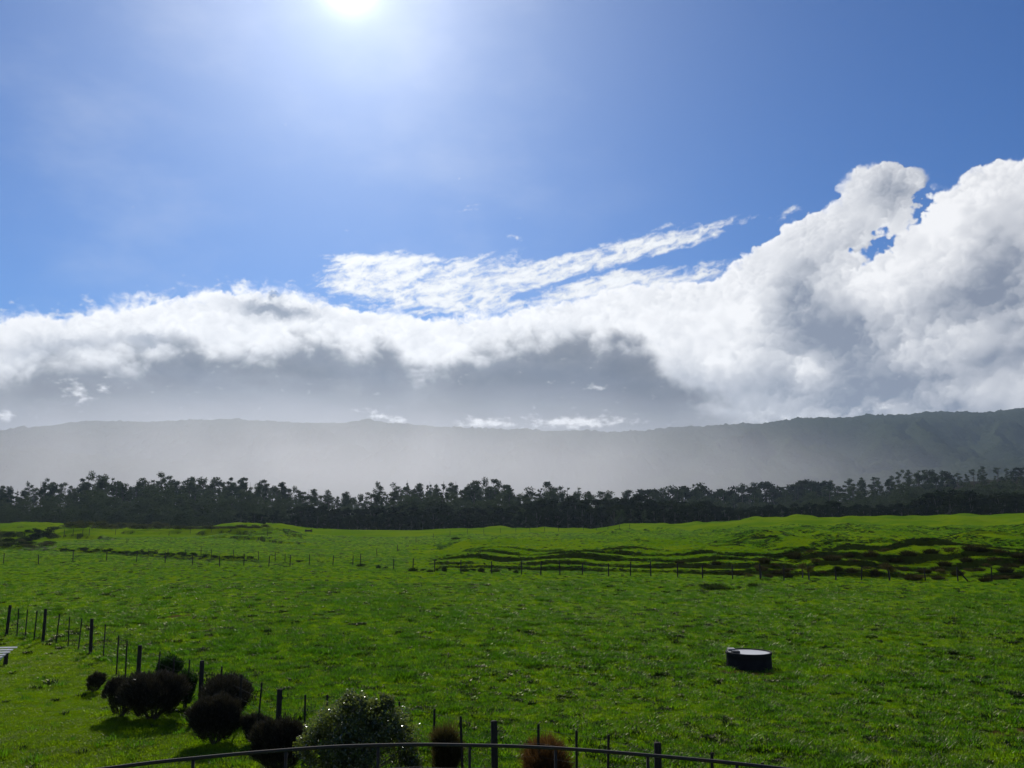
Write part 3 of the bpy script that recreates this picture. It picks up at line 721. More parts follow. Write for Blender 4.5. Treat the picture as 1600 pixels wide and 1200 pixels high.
for px in np.arange(-60, 400, 7.0):                      # low leafy edge at the -X side
    p_ = px + g.uniform(-4, 4); yt = g.uniform(792, 808); dist = g.uniform(318, 336)
    d = ray(p_, yt); k = dist / d.y; x = d.x * k; z = CAM_H + d.z * k
    mass_tree('rounded_tree', x, dist, max(3, z - H(x, dist)), 1.2)
for px in np.arange(-60, 960, 9.0):                      # hazier trees further back, seen through the gaps
    p_ = px + g.uniform(-5, 5); yt = np.interp(p_, SX, SY) + g.uniform(4, 13); dist = g.uniform(560, 640)
    d = ray(p_, yt); k = dist / d.y; x = d.x * k; z = CAM_H + d.z * k
    mass_tree('forest_tree', x, dist, max(5, z - H(x, dist)), .9)
for px in np.arange(380, 1660, 8.0):
    p_ = px + g.uniform(-4, 4); yt = np.interp(p_, fx, fy) + g.uniform(14, 24); dist = g.uniform(345, 362)
    d = ray(p_, yt); k = dist / d.y; x = d.x * k; z = CAM_H + d.z * k
    mass_tree('rounded_tree', x, dist, max(4, z - H(x, dist)), 1.3)
V, Fq = join(parts)
wood = link('forest', mesh_np('forest', V, Fq, M_FOREST)); tag(wood, 'dense dark mass of bush filling the wood behind and between the single trees', 'wood', kind='stuff')


# ------------------------------------------------------------------ pasture grass
def blade_tuft(g, n, rad, h, w, droop=.35, seg=2):
    V, Fq = [], []
    for i in range(n):
        a = g.uniform(0, 6.283); r = rad * math.sqrt(g.random()); b = np.array([math.cos(a) * r, math.sin(a) * r, 0])
        out = np.array([math.cos(a + g.normal(0, .8)), math.sin(a + g.normal(0, .8)), 0]); hh = h * g.uniform(.5, 1.15); ww = w * g.uniform(.7, 1.3)
        sd_ = np.array([-out[1], out[0], 0]) * ww / 2
        q = g.uniform(.3, 1.0) * droop
        m1 = b + out * hh * q * .35 + np.array([0, 0, hh * .6]); t_ = b + out * hh * q + np.array([0, 0, hh * g.uniform(.8, 1.0)])
        o = len(V); V += [b - sd_, b + sd_, m1 + sd_ * .8, m1 - sd_ * .8, t_]
        Fq += [(o, o + 1, o + 2, o + 3), (o + 3, o + 2, o + 4, o + 4)]
    return np.array(V), np.array(Fq)
def grass_material(name, c1, c2, t1, t2, ftr=.5, rough=.38, spec=.35):
    m = material(name); r = orand(); ri = island(); p = geo()
    pn = fbm(p, .07, 3, .5); pb = fbm(p, .6, 3, .6)
    mixv = sstep(pn * .55 + pb * .25 + r * .35, .38, .80)
    c = hsv(mixc(mixv, c1, c2), .5, 1.0, ri * .5 + .75); t = hsv(mixc(mixv, t1, t2), .5, 1.0, ri * .5 + .75)
    gl = T[0].nodes.new('ShaderNodeBsdfGlossy'); put(gl.inputs[0], (.95, .95, .7)); gl.inputs['Roughness'].default_value = rough
    return finish(m, mixs(spec * .05, mixs(ftr, diffuse(c), translucent(t)), gl.outputs[0]))
G_MAIN = grass_material('grass_blades', (.050, .105, .002), (.080, .130, .003), (.15, .33, .004), (.25, .40, .006))
G_LUSH = grass_material('lush_grass_blades', (.028, .075, .003), (.042, .090, .004), (.08, .24, .005), (.12, .28, .006), .45)
G_DRY = grass_material('dry_grass_blades', (.14, .13, .05), (.20, .17, .07), (.26, .24, .08), (.3, .26, .1), .4)
G_LAWN = grass_material('lawn_blades', (.062, .112, .003), (.10, .14, .005), (.16, .31, .004), (.24, .35, .007))
G_DARK = grass_material('weed_and_shade_leaves', (.012, .026, .005), (.022, .030, .008), (.02, .05, .005), (.03, .05, .01), .2)
lib = bpy.data.collections.new('grass_tufts')
g = np.random.default_rng(5)
def lib_add(name, V, Fq, mat): o = bpy.data.objects.new(name, mesh_any(name, V, Fq, mat)); lib.objects.link(o)
kinds_w = []
def lk(prefix, n, wt, fn, mat):
    for i in range(n): lib_add('%s_%02d' % (prefix, i), *fn(), mat); kinds_w.append(wt / n)
lk('a_short', 5, .52, lambda: blade_tuft(g, 46, .17, .060, .009, .8), G_MAIN)
lk('b_mid', 4, .28, lambda: blade_tuft(g, 42, .14, .105, .010, .6), G_MAIN)
lk('c_lush', 3, .13, lambda: blade_tuft(g, 55, .13, .15, .011, .7), G_LUSH)
lk('d_dry', 2, .025, lambda: blade_tuft(g, 16, .16, .12, .006, .7), G_DRY)
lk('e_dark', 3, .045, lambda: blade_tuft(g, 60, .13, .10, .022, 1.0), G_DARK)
lk('f_lawn', 4, 1e-6, lambda: blade_tuft(g, 50, .17, .050, .008, .9), G_LAWN)
kinds_w = np.array(kinds_w); kinds_w /= kinds_w.sum()
NG = 520000
u = g.random(NG); dmin, dmax = 13.0, 210.0
dist = (math.sqrt(dmin) + u * (math.sqrt(dmax) - math.sqrt(dmin))) ** 2
aa = g.uniform(R(-46), R(46), NG)
X, Y = dist * np.sin(aa), dist * np.cos(aa)
clus = vf(X / 2.2, Y / 2.2, 601, 3)
keep = g.random(NG) < np.clip(.85 + clus * 1.2, .35, 1)
X, Y, dist, clus = X[keep], Y[keep], dist[keep], clus[keep]
RRg = np.hypot(X, Y)
Z = height(X, Y) + lumps(X, Y, RRg) * sm(RRg, 9, 14)
idx = g.choice(len(kinds_w), len(X), p=kinds_w)
rank = vf(X / 1.1, Y / 1.1, 611, 2) + .5 * vf(X / 9, Y / 9, 613, 2)        # rank patches: lush and dark tufts gather
idx = np.where((rank > .42) & (g.random(len(X)) < .6), g.integers(9, 12, len(X)), idx)
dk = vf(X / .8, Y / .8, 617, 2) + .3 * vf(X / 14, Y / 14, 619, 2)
idx = np.where((dk > .50) & (g.random(len(X)) < .75), g.integers(14, 17, len(X)), idx)  # dark weeds and dung; the dark colour also stands for tufts' shaded near sides
e_ = .35
slope = np.hypot(height(X + e_, Y) - height(X - e_, Y), height(X, Y + e_) - height(X, Y - e_)) / (2 * e_)
FPX = np.array([-60, -24, -20.0, -17, -14, -11.5, -9, -6.5, -4, -1, 2, 5, 9, 30]); FPY = None
near_pts = sorted(at(a_, b_)[:2] for a_, b_ in ((-60, 985), (10, 994), (67, 1002), (141, 1024), (218, 1062), (317, 1104), (437, 1160), (514, 1180)))
nxs, nys = zip(*near_pts)
lawn = (Y < np.interp(X, nxs, nys) - .1) & (X < nxs[-1] + 1)
idx = np.where(lawn & (g.random(len(X)) < .95), g.integers(17, 21, len(X)), idx)
sb = Y - foot_y(X); bankz = (sb > 2) & (sb < 60) & (X / Y > -.12)
ttx, tty = flat(1171, 1049); bare = (np.hypot(X - 7.25, Y - 27.4) < 1.1) | (np.hypot(X + 15.5, Y - 41.9) < .8) | (np.hypot(X - 10.9, Y - 19.4) < .5)
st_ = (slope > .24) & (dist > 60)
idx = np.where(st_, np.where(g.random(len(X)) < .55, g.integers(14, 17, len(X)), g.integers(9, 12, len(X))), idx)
ok_ = (~bare | (g.random(len(X)) < .22)) & (st_ | (slope < .24) | (g.random(len(X)) < .06)) & (~bankz | st_ | (g.random(len(X)) < .22))
X, Y, Z, dist, idx, rank = X[ok_], Y[ok_], Z[ok_], dist[ok_], idx[ok_], rank[ok_]
scl = .86 * (1.0 + dist / 60) * g.uniform(.75, 1.3, len(X)) * np.clip(.9 + .5 * rank, .6, 1.5)
scl = np.where((idx >= 14) & (idx < 17), scl * 1.0, scl)
scl = np.where(dist > 66, scl * .62, scl)
gm = bpy.data.meshes.new('grass'); gm.vertices.add(len(X)); gm.vertices.foreach_set('co', np.stack([X, Y, Z - .01], -1).astype(np.float32).ravel())
for nm, tp, dat in (('idx', 'INT', idx.astype(np.int32)), ('scl', 'FLOAT', scl.astype(np.float32)), ('sclz', 'FLOAT', (scl / (1 + dist / 60) * (1 + dist / 130)).astype(np.float32)), ('rot', 'FLOAT', g.uniform(0, 6.283, len(X)).astype(np.float32))):
    a = gm.attributes.new(nm, tp, 'POINT'); a.data.foreach_set('value', dat)
gm.update(); grass = link('grass', gm)
ng = bpy.data.node_groups.new('grass_instancing', 'GeometryNodeTree')
ng.interface.new_socket('Geometry', in_out='INPUT', socket_type='NodeSocketGeometry'); ng.interface.new_socket('Geometry', in_out='OUTPUT', socket_type='NodeSocketGeometry')
N = ng.nodes; L = ng.links
gi, go = N.new('NodeGroupInput'), N.new('NodeGroupOutput'); iop = N.new('GeometryNodeInstanceOnPoints'); ci = N.new('GeometryNodeCollectionInfo'); m2p = N.new('GeometryNodeMeshToPoints'); cs_ = N.new('ShaderNodeCombineXYZ')
ci.inputs['Collection'].default_value = lib; ci.inputs['Separate Children'].default_value = True; ci.inputs['Reset Children'].default_value = True
def attr(nm, t):
    n = N.new('GeometryNodeInputNamedAttribute'); n.data_type = t; n.inputs['Name'].default_value = nm; return [o for o in n.outputs if o.enabled and o.name == 'Attribute'][0]
cx = N.new('ShaderNodeCombineXYZ'); L.new(attr('rot', 'FLOAT'), cx.inputs[2])
L.new(gi.outputs[0], m2p.inputs[0]); L.new(m2p.outputs[0], iop.inputs['Points']); L.new(ci.outputs[0], iop.inputs['Instance'])
iop.inputs['Pick Instance'].default_value = True; L.new(attr('idx', 'INT'), iop.inputs['Instance Index']); a1 = attr('scl', 'FLOAT'); L.new(a1, cs_.inputs[0]); L.new(a1, cs_.inputs[1]); L.new(attr('sclz', 'FLOAT'), cs_.inputs[2]); L.new(cs_.outputs[0], iop.inputs['Scale']); L.new(cx.outputs[0], iop.inputs['Rotation'])
L.new(iop.outputs[0], go.inputs[0])
md = grass.modifiers.new('grass', 'NODES'); md.node_group = ng
tag(grass, 'rough green pasture grass with rank tufts and dark weeds', 'grass', kind='stuff')

# ------------------------------------------------------------------ timber, metal, concrete
m = material('weathered_timber'); p = objc(); nn = fbm(vec(0, 0, 0) if False else p, 6, 5, .6)
M_POST = finish(m, principled(mixc(nn, (.016, .014, .012), (.045, .040, .032)), .9, .1, bump(nn, .4, .01)))
m = material('fence_wire'); M_WIRE = finish(m, principled((.10, .10, .10), .7, .2))
m = material('rail_pipe'); p = geo(); nn = fbm(p, 9, 4, .6)
M_PIPE = finish(m, principled(mixc(sstep(nn, .45, .65), (.028, .027, .026), (.045, .030, .02)), .75, .25))
def post_mesh(name, h, r, k=9, cap=.012, seed=0, square=False):
    g = random.Random(seed); k = 4 if square else k
    rings = [(-.35, r), (.05, r * 1.02), (h * .5, r), (h - cap, r * .98), (h, r * .80)]
    V, Fq = [], []
    for (z, q) in rings:
        for j in range(k):
            a = 6.2832 * (j + .5) / k; w = 1 + (0 if square else .07 * math.sin(a * 3 + seed)); V.append((math.cos(a) * q * w * (1.2 if square else 1), math.sin(a) * q * w, z))
    for i in range(len(rings) - 1):
        for j in range(k): Fq.append((i * k + j, i * k + (j + 1) % k, (i + 1) * k + (j + 1) % k, (i + 1) * k + j))
    c = len(V); V.append((0, 0, h + .004)); o = (len(rings) - 1) * k
    for j in range(k): Fq.append((o + j, o + (j + 1) % k, c, c))
    return mesh_any(name, np.array(V), np.array(Fq), M_POST, not square)
def wire_mesh(name, pts, r, mat=None, k=4):
    V, Fq = tube(pts, [r] * len(pts), k); return mesh_any(name, V, Fq, mat or M_WIRE, True)
P_BIG = [post_mesh('post', 1.22, .056, seed=s) for s in range(3)]
P_BAT = [post_mesh('batten', 1.14, .022, seed=s, square=True) for s in range(2)]
P_FAR = [post_mesh('post', 1.15, .052, 6, seed=s) for s in range(3)]
def put_post(f, name, me, x, y, lean=.03, sc=1.0):
    o = link(name, me, f); o.location = (x, y, H(x, y)) ; o.location -= f.location
    o.rotation_euler = (random.gauss(0, lean), random.gauss(0, lean), random.uniform(0, .5)); o.scale = (1, 1, sc); return o
def fence(name_loc, label, group=None):
    f = empty('fence', name_loc); tag(f, label, 'fence', group); return f

# near paddock fence: strainers with battens between, running from the -X side round to the bushes
near = [(-60, 985, 1), (-32, 990, 0), (-6, 991, 0), (10, 994, 1), (26, 997, 0), (39, 998, 0), (53, 1001, 0), (67, 1002, 1), (87, 1008, 0), (106, 1014, 0), (122, 1018, 0), (141, 1024, 1), (161, 1031, 0)]
q = [(at(px, py), big) for px, py, big in near]
# the second run continues towards +X past the speckled bush; bases below the photo's edge, found from post heights
def from_top(px, ptop, h):
    d = ray(px, ptop); z0 = 0.0
    for _ in range(6):
        t = (z0 + h - CAM_H) / d.z; z0 = H(d.x * t, d.y * t)
    return d.x * t, d.y * t, z0
run2 = [(186, 993, 0), (200, 1001, 0), (219, 1008, 1), (248, 1018, 0), (272, 1027, 0), (295, 1030, 0), (317, 1032, 1), (347, 1041, 0), (377, 1054, 0), (405, 1067, 0), (437, 1077, 1), (479, 1085, 0), (514, 1086, 0), (568, 1091, 0), (626, 1096, 0), (678, 1108, 0), (724, 1119, 0), (774, 1126, 1), (840, 1132, 0), (900, 1141, 0), (947, 1147, 0), (1026, 1160, 1), (1110, 1175, 0), (1190, 1190, 0), (1262, 1204, 1)]
q2 = [(from_top(px, pt, 1.22 if b else 1.14), b) for px, pt, b in run2]
f = fence((q[0][0][0], q[0][0][1], q[0][0][2]), 'near post and batten wire fence crossing behind the dark bushes')
allp = q + q2
for i, ((x, y, z), big) in enumerate(allp):
    o = put_post(f, 'post' if big else 'batten', random.choice(P_BIG if big else P_BAT), x, y, .02 if big else .035)
for hgt in (.22, .42, .63, .84, 1.06):
    pts = [Vector((x, y, H(x, y) + hgt)) - f.location for (x, y, z), _ in allp]
    link('wire', wire_mesh('wire', pts, .0013), f)

def far_fence(pxs, label, wires=(.3, .6, .9, 1.1), h=1.0, name='post', stay=None, group=None):
    q = [at(a, b) for a, b in pxs]; f = fence(q[0], label, group)
    for (x, y, z) in q: put_post(f, 'post', random.choice(P_FAR), x, y, .03, h * random.uniform(.88, 1.06))
    for hg in wires: link('wire', wire_mesh('wire', [Vector((x, y, H(x, y) + hg * h)) - f.location for x, y, z in q], .0022), f)
    if stay:
        a, b = at(*stay[0]), at(*stay[1]); V, Fq = tube([(a[0] - q[0][0], a[1] - q[0][1], a[2] - q[0][2] + .9), (b[0] - q[0][0], b[1] - q[0][1], b[2] - q[0][2])], [.06, .06], 6)
        link('stay', mesh_any('stay', V, Fq, M_POST), f)
    return f
far_fence([(-50, 880), (5, 882), (60, 883), (114, 877), (166, 877), (213, 878), (258, 880), (301, 883), (343, 885), (381, 884), (420, 886), (453, 886), (483, 884), (520, 884), (551, 884)], 'wire fence along the paddock edge this side of the channel')
far_fence([(563, 883), (589, 870), (621, 862), (650, 849), (677, 842)], 'short wire fence climbing the slope from the thick corner post')
far_fence([(703, 838), (730, 836), (756, 834), (782, 833), (806, 832), (828, 831), (851, 831), (873, 831), (912, 829), (932, 829), (950, 828), (968, 828), (984, 827)], 'row of tiny fence posts along the far crest', h=1.15)
far_fence([(563, 884), (615, 891), (645, 893), (679, 894), (720, 896), (768, 897), (815, 898), (845, 899), (875, 899), (910, 899), (951, 901), (985, 901), (1017, 901), (1059, 902), (1098, 904), (1145, 905), (1188, 906), (1225, 907), (1264, 907), (1306, 907), (1346, 907), (1390, 908), (1446, 908), (1497, 909), (1550, 909), (1605, 909), (1650, 909)],
          'wire fence at the foot of the slumped terrace bank with a slanting stay', stay=((1498, 909), (1513, 909)))
far_fence([(232, 868), (262, 869), (290, 869), (314, 868), (330, 870), (365, 873), (404, 876), (430, 878), (445, 880)], 'old fence following the far side of the channel', wires=(.5, .9))
far_fence([(100, 838), (114, 838), (129, 838), (139, 838), (180, 836)], 'five posts on the slope above the grey slip', wires=(.5, .9), h=1.4)
far_fence([(264, 838), (297, 834), (330, 832), (360, 831), (381, 849), (418, 838), (450, 836)], 'scattered posts of a broken fence beyond the channel', wires=(), h=1.1)

# ------------------------------------------------------------------ curved pipe rail close by
RAILH = 1.25
def on_plane(px, py, z): d = ray(px, py); t = (z - CAM_H) / d.z; return Vector((d.x * t, d.y * t, z))
rail_px = [(60, 1214), (165, 1201), (235, 1192), (302, 1185), (375, 1178), (447, 1172), (520, 1167), (591, 1164.5), (662, 1163.5), (734, 1164.5), (800, 1166), (868, 1169), (940, 1174), (1012, 1180), (1080, 1186), (1151, 1193), (1230, 1202), (1300, 1211)]
rp = [on_plane(a, b, RAILH) for a, b in rail_px]
root = empty('pipe_fence', (rp[8].x, rp[8].y, H(rp[8].x, rp[8].y))); tag(root, 'curved metal pipe rail on thin posts bowing across the bottom of the view', 'rail fence')
def rel(v): return Vector(v) - root.location
def spl(pts, n=6):
    o = []
    for i in range(len(pts) - 1):
        p0, p1, p2, p3 = pts[max(i - 1, 0)], pts[i], pts[i + 1], pts[min(i + 2, len(pts) - 1)]
        for k in range(n):
            t = k / n; o.append(.5 * ((2 * p1) + (p2 - p0) * t + (2 * p0 - 5 * p1 + 4 * p2 - p3) * t * t + (3 * p1 - p0 - 3 * p2 + p3) * t ** 3))
    return o + [pts[-1]]
sp = spl(rp)
V, Fq = tube([rel(v) for v in sp], [.026] * len(sp), 10); link('rail', mesh_any('rail', V, Fq, M_PIPE, True), root)
for hh, rad in ((.93, .004), (.62, .004), (.32, .004)):
    V, Fq = tube([rel((v.x, v.y, hh + .006 * math.sin(i * .7))) for i, v in enumerate(sp)], [rad] * len(sp), 5); link('wire', mesh_any('wire', V, Fq, M_WIRE, True), root)
for i in (1, 3, 5, 7, 9, 11, 13, 15):
    v = rp[i]; g0 = H(v.x, v.y); V, Fq = tube([rel((v.x, v.y, g0 - .3)), rel((v.x, v.y, RAILH - .022))], [.022, .022], 8)
    link('post', mesh_any('post', V, Fq, M_PIPE, True), root)

# ------------------------------------------------------------------ round water trough
tx, ty, tz = at(1171, 1049)
m = material('trough_concrete'); p = objc(); nn = fbm(p, 5, 5, .6)
M_TROUGH = finish(m, principled(mixc(nn, (.008, .009, .010), (.022, .023, .025)), .85, .1, bump(nn, .3, .01)))
m = material('trough_water'); p = objc(); M_WATER = finish(m, principled((.52, .51, .48), .28, .5, bump(fbm(vec(0, 0, 0) if False else p, 14, 3), .25, .01)))  # pale base colour carries part of the bright cloud's reflection
m = material('float_box'); M_BOX = finish(m, principled((.34, .33, .30), .6, .3)); m = material('dark_plastic'); M_DARK = finish(m, principled((.015, .015, .016), .5, .4))
RT = 66 / 2 / F * math.hypot(tx, ty); HT = RT * .74
tr = empty('water_trough', (tx * (ty + RT * .9) / ty, ty + RT * .9, H(tx, ty + RT * .9) - .02)); tag(tr, 'round dark water trough brimming with pale water in the open paddock', 'water trough')
def lathe(profile, k=64, mat=None, name='wall'):
    V = [(r * math.cos(6.28318 * j / k), r * math.sin(6.28318 * j / k), z) for r, z in profile for j in range(k)]
    Fq = [(i * k + j, i * k + (j + 1) % k, (i + 1) * k + (j + 1) % k, (i + 1) * k + j) for i in range(len(profile) - 1) for j in range(k)]
    return mesh_any(name, np.array(V), np.array(Fq), mat, True)
link('wall', lathe([(RT * .985, -.05), (RT * 1.0, .05), (RT * .985, HT * .5), (RT * .985, HT * .86), (RT * 1.01, HT * .9), (RT * 1.012, HT), (RT * 1.0, HT + .014), (RT * .955, HT + .014), (RT * .945, HT - .01), (RT * .92, .1), (0.0, .1)], mat=M_TROUGH), tr)
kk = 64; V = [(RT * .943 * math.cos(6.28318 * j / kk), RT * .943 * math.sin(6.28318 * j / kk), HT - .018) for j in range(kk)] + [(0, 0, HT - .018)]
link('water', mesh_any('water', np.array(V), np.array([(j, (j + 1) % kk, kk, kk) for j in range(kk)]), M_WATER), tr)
def box_mesh(name, x0, x1, y0, y1, z0, z1, mat, bev=.006):
    bm = bmesh.new(); bmesh.ops.create_cube(bm, size=1)
    for v in bm.verts: v.co = Vector(((x0 + x1) / 2 + v.co.x * (x1 - x0), (y0 + y1) / 2 + v.co.y * (y1 - y0), (z0 + z1) / 2 + v.co.z * (z1 - z0)))
    if bev: bmesh.ops.bevel(bm, geom=list(bm.edges), offset=bev, segments=2, affect='EDGES')
    me = bpy.data.meshes.new(name); bm.to_mesh(me); bm.free(); me.materials.append(mat); return me
fb_ = link('float_box', box_mesh('float_box', -RT * .80, -RT * .48, -RT * .38, -RT * .05, HT - .06, HT + .06, M_DARK), tr)
link('lid', box_mesh('lid', -RT * .90, -RT * .60, -RT * .02, RT * .30, HT + .014, HT + .10, M_BOX), tr)
link('inlet_pipe', mesh_any('inlet_pipe', *tube([(-RT * 1.03, -.1, -.1), (-RT * 1.03, -.1, HT * .95), (-RT * .96, -.1, HT + .05), (-RT * .8, -.1, HT + .05)], [.014] * 4, 6), M_DARK, True), tr)

# ------------------------------------------------------------------ pallet lying tilted on a stump of timber at the -X edge
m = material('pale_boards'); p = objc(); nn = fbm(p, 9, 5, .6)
M_BOARD = finish(m, principled(mixc(nn, (.50, .48, .44), (.80, .77, .72)), .55, .4, bump(nn, .5, .01)))  # board colour raised to carry the sky's sheen on the slats
px_, py_, pz_ = at(2, 1040)
pal = empty('pallet', (px_ + .07, py_ - .30, pz_ - .08), R(6)); tag(pal, 'grey slatted timber pallet propped up on the grass at the photo edge', 'pallet')
ang_ = math.atan2(.052, .15)
for i in range(6):
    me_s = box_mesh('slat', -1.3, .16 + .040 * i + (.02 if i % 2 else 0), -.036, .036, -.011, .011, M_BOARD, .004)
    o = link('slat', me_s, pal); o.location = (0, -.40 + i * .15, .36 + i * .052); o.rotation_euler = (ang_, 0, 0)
for x0 in (-1.2, -.5, .10):
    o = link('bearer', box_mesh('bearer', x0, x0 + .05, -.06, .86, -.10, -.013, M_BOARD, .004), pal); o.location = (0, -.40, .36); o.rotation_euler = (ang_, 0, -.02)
for x0, y0, hh in ((-1.1, -.42, .27), (.05, -.42, .27), (-1.1, .22, .48), (.05, .22, .48)):
    link('block', box_mesh('block', x0, x0 + .10, y0, y0 + .10, -.1, hh, M_POST, .006), pal)

# ------------------------------------------------------------------ feeder on the crest
ex, ey_, ez = at(482, 831.5); s_ = math.hypot(ex, ey_) / F
fd = empty('hay_feeder', (ex, ey_, ez - .05)); tag(fd, 'small dark timber feeder standing alone on the far pasture crest', 'feeder')
w_ = 4.4 * s_; h_ = 4.6 * s_
link('trough_box', box_mesh('trough_box', -w_, w_, -.5, .5, h_ * .25, h_ * .8, M_POST, .02), fd)
for sx_ in (-1, 1):
    for sy_ in (-1, 1): link('leg', box_mesh('leg', sx_ * w_ - .06, sx_ * w_ + .06, sy_ * .52 - .06, sy_ * .52 + .06, -.1, h_, M_POST, .01), fd)

# ------------------------------------------------------------------ garden bushes by the near fence
def fine_bush(seed, n, w, h, stemh, leaf=.05, width=.007, mat=None, fuzz=1.0, lobes=5, core=True):
    """a bush of fine upright sprigs on a narrow leg; w = half width"""
    g = np.random.default_rng(seed); V, Fq = [], []
    cs = [(0, 0, stemh + (h - stemh) * .50, w * .80, (h - stemh) * .50)]
    for i in range(lobes):
        a = g.uniform(0, 6.28); r = w * g.uniform(.25, .5); rr_ = w * g.uniform(.45, .62)
        cs.append((math.cos(a) * r, math.sin(a) * r, min(h - rr_ * .85, stemh + (h - stemh) * g.uniform(.35, .72)), rr_, rr_ * .85))
    cs.append((0, 0, h * .27, w * .66, h * .27)); base = np.array([0, 0, stemh * .3])
    out = []
    for i, (cx0, cy0, cz0, rw, rh) in enumerate(cs):
        k = int(n * (1.6 if i == 0 else 1) / (len(cs) + .6)); u = rnd_unit(k, g); u[:, 2] = np.where(u[:, 2] < -.72, -u[:, 2] * g.random(k), u[:, 2])
        r = (.60 + .42 * g.random(k) ** .6 + .10 * (g.random(k) < .12) * g.random(k)); out.append(np.stack([cx0 + u[:, 0] * rw * r, cy0 + u[:, 1] * rw * r, cz0 + u[:, 2] * rh * r], -1))
    C = np.concatenate(out); C[:, 2] = np.maximum(C[:, 2], stemh * .12); tp = (.78 + .22 * sm(C[:, 2] / h, .02, .5)); C[:, 0] *= tp; C[:, 1] *= tp
    bump_ = 1 + .26 * vf(np.arctan2(C[:, 1], C[:, 0]) * 2.2 + seed, C[:, 2] / h * 4, seed % 97, 3); C[:, 0] *= bump_; C[:, 1] *= bump_; C[:, 2] *= 1 + .12 * vf(C[:, 0] * 3 / w + seed, C[:, 1] * 2 / w, seed % 89, 2)
    D_ = C - base; D_ /= np.linalg.norm(D_, axis=1, keepdims=True); D_ = D_ + g.normal(0, .28 * fuzz, D_.shape) + np.array([0, 0, .35]); D_ /= np.linalg.norm(D_, axis=1, keepdims=True)
    S_ = np.cross(D_, rnd_unit(len(C), g)); S_ /= np.linalg.norm(S_, axis=1, keepdims=True)
    L_ = leaf * g.uniform(.6, 1.5, (len(C), 1)); W_ = width * g.uniform(.7, 1.4, (len(C), 1))
    V = np.stack([C - S_ * W_, C + S_ * W_, C + D_ * L_ * .6 + S_ * W_ * .8, C + D_ * L_], 1).reshape(-1, 3); Fq = np.arange(4 * len(C)).reshape(-1, 4)
    return V, Fq, cs
def stems_mesh(seed, w, h, stemh, n=9):
    g = np.random.default_rng(seed + 1); ps = []
    for i in range(n):
        a = g.uniform(0, 6.28); r = w * g.uniform(.25, .75)
        ps.append(tube([(g.normal(0, .02), g.normal(0, .02), -.05), (math.cos(a) * r * .25, math.sin(a) * r * .25, stemh * .7), (math.cos(a) * r, math.sin(a) * r, stemh + (h - stemh) * g.uniform(.3, .8))], [.022 * w / .5 + .004, .014 * w / .5 + .003, .004], 5))
    return join(ps)
def near_bush(px, pbase, wpx, hpx, label, kind='bush', mat=M_HEBE, n=16000, stem=.24, leaf=.075, width=.006, lobes=6, group='dark bushes by the near fence', skew=0.0, fuzz=1.5):
    x, y, z = at(px, min(pbase, 1198)) if pbase <= 1199 else (lambda v: (v.x, v.y, H(v.x, v.y)))(on_plane(px, pbase, 0.05))
    s = math.hypot(x, y) / F * 1.01; w, h = wpx * s / 2, hpx * s * .82; w *= 1.02
    b = empty(kind, (x, y, H(x, y))); tag(b, label, 'bush', group)
    sd = int(px * 7 + pbase)
    V, Fq, cs = fine_bush(sd, n, w, h, h * stem, leaf, width, mat, fuzz, lobes)
    V[:, 0] += skew * np.maximum(V[:, 2], 0)
    link('foliage', mesh_np('foliage', V, Fq, mat), b)
    Vc = []                                                   # dense inner twigs
    Vs, Fs = stems_mesh(sd, w, h, h * stem); Vs[:, 0] += skew * np.maximum(Vs[:, 2], 0); link('stems', mesh_any('stems', Vs, Fs, M_BARK), b)
    return b, w, h
near_bush(144, 1083, 25, 31, 'tiny dark bush standing alone on the open lawn', n=5000, stem=.10, skew=.18)
near_bush(189, 1123, 44, 66, 'narrow dark bush joined to the widest dark bush on its lawn side', n=9000, stem=.10, skew=-.05)
near_bush(238, 1126, 92, 74, 'widest dark bush with a bare leg, below the fence', n=26000, stem=.10)
near_bush(262, 1062, 38, 36, 'small green bush behind the widest dark bush on the fence line', mat=M_GREENB, n=5000, stem=.08, leaf=.07, width=.012, group='green bushes in the fence line')
near_bush(287, 1106, 34, 58, 'tall green shrub squeezed between two dark bushes', mat=M_GREENB, n=7000, stem=.08, leaf=.07, width=.012, group='green bushes in the fence line')
near_bush(350, 1128, 88, 76, 'flat-topped dark bush half hidden behind the round-headed one', n=26000, stem=.10)
near_bush(334, 1163, 80, 77, 'round-headed dark bush on a single leg, in front of the flat-topped one', n=26000, stem=.10)
near_bush(398, 1164, 40, 48, 'small dark bush tucked beside the bush before the speckled one', n=9000, stem=.10)
near_bush(437, 1206, 84, 92, 'dark dense bush leaning against the speckled bush', n=26000, stem=.10)
near_bush(698, 1216, 46, 88, 'upright brown sedge clump between two fence battens', mat=M_BROWNG, n=8000, stem=.05, leaf=.19, width=.0035, lobes=3, fuzz=1.8, group='sedge clumps at the near fence')
near_bush(853, 1232, 76, 80, 'rusty red sedge clump under the pipe rail', mat=M_RUST, n=11000, stem=.05, leaf=.20, width=.0035, lobes=4, fuzz=2.0, group='sedge clumps at the near fence')
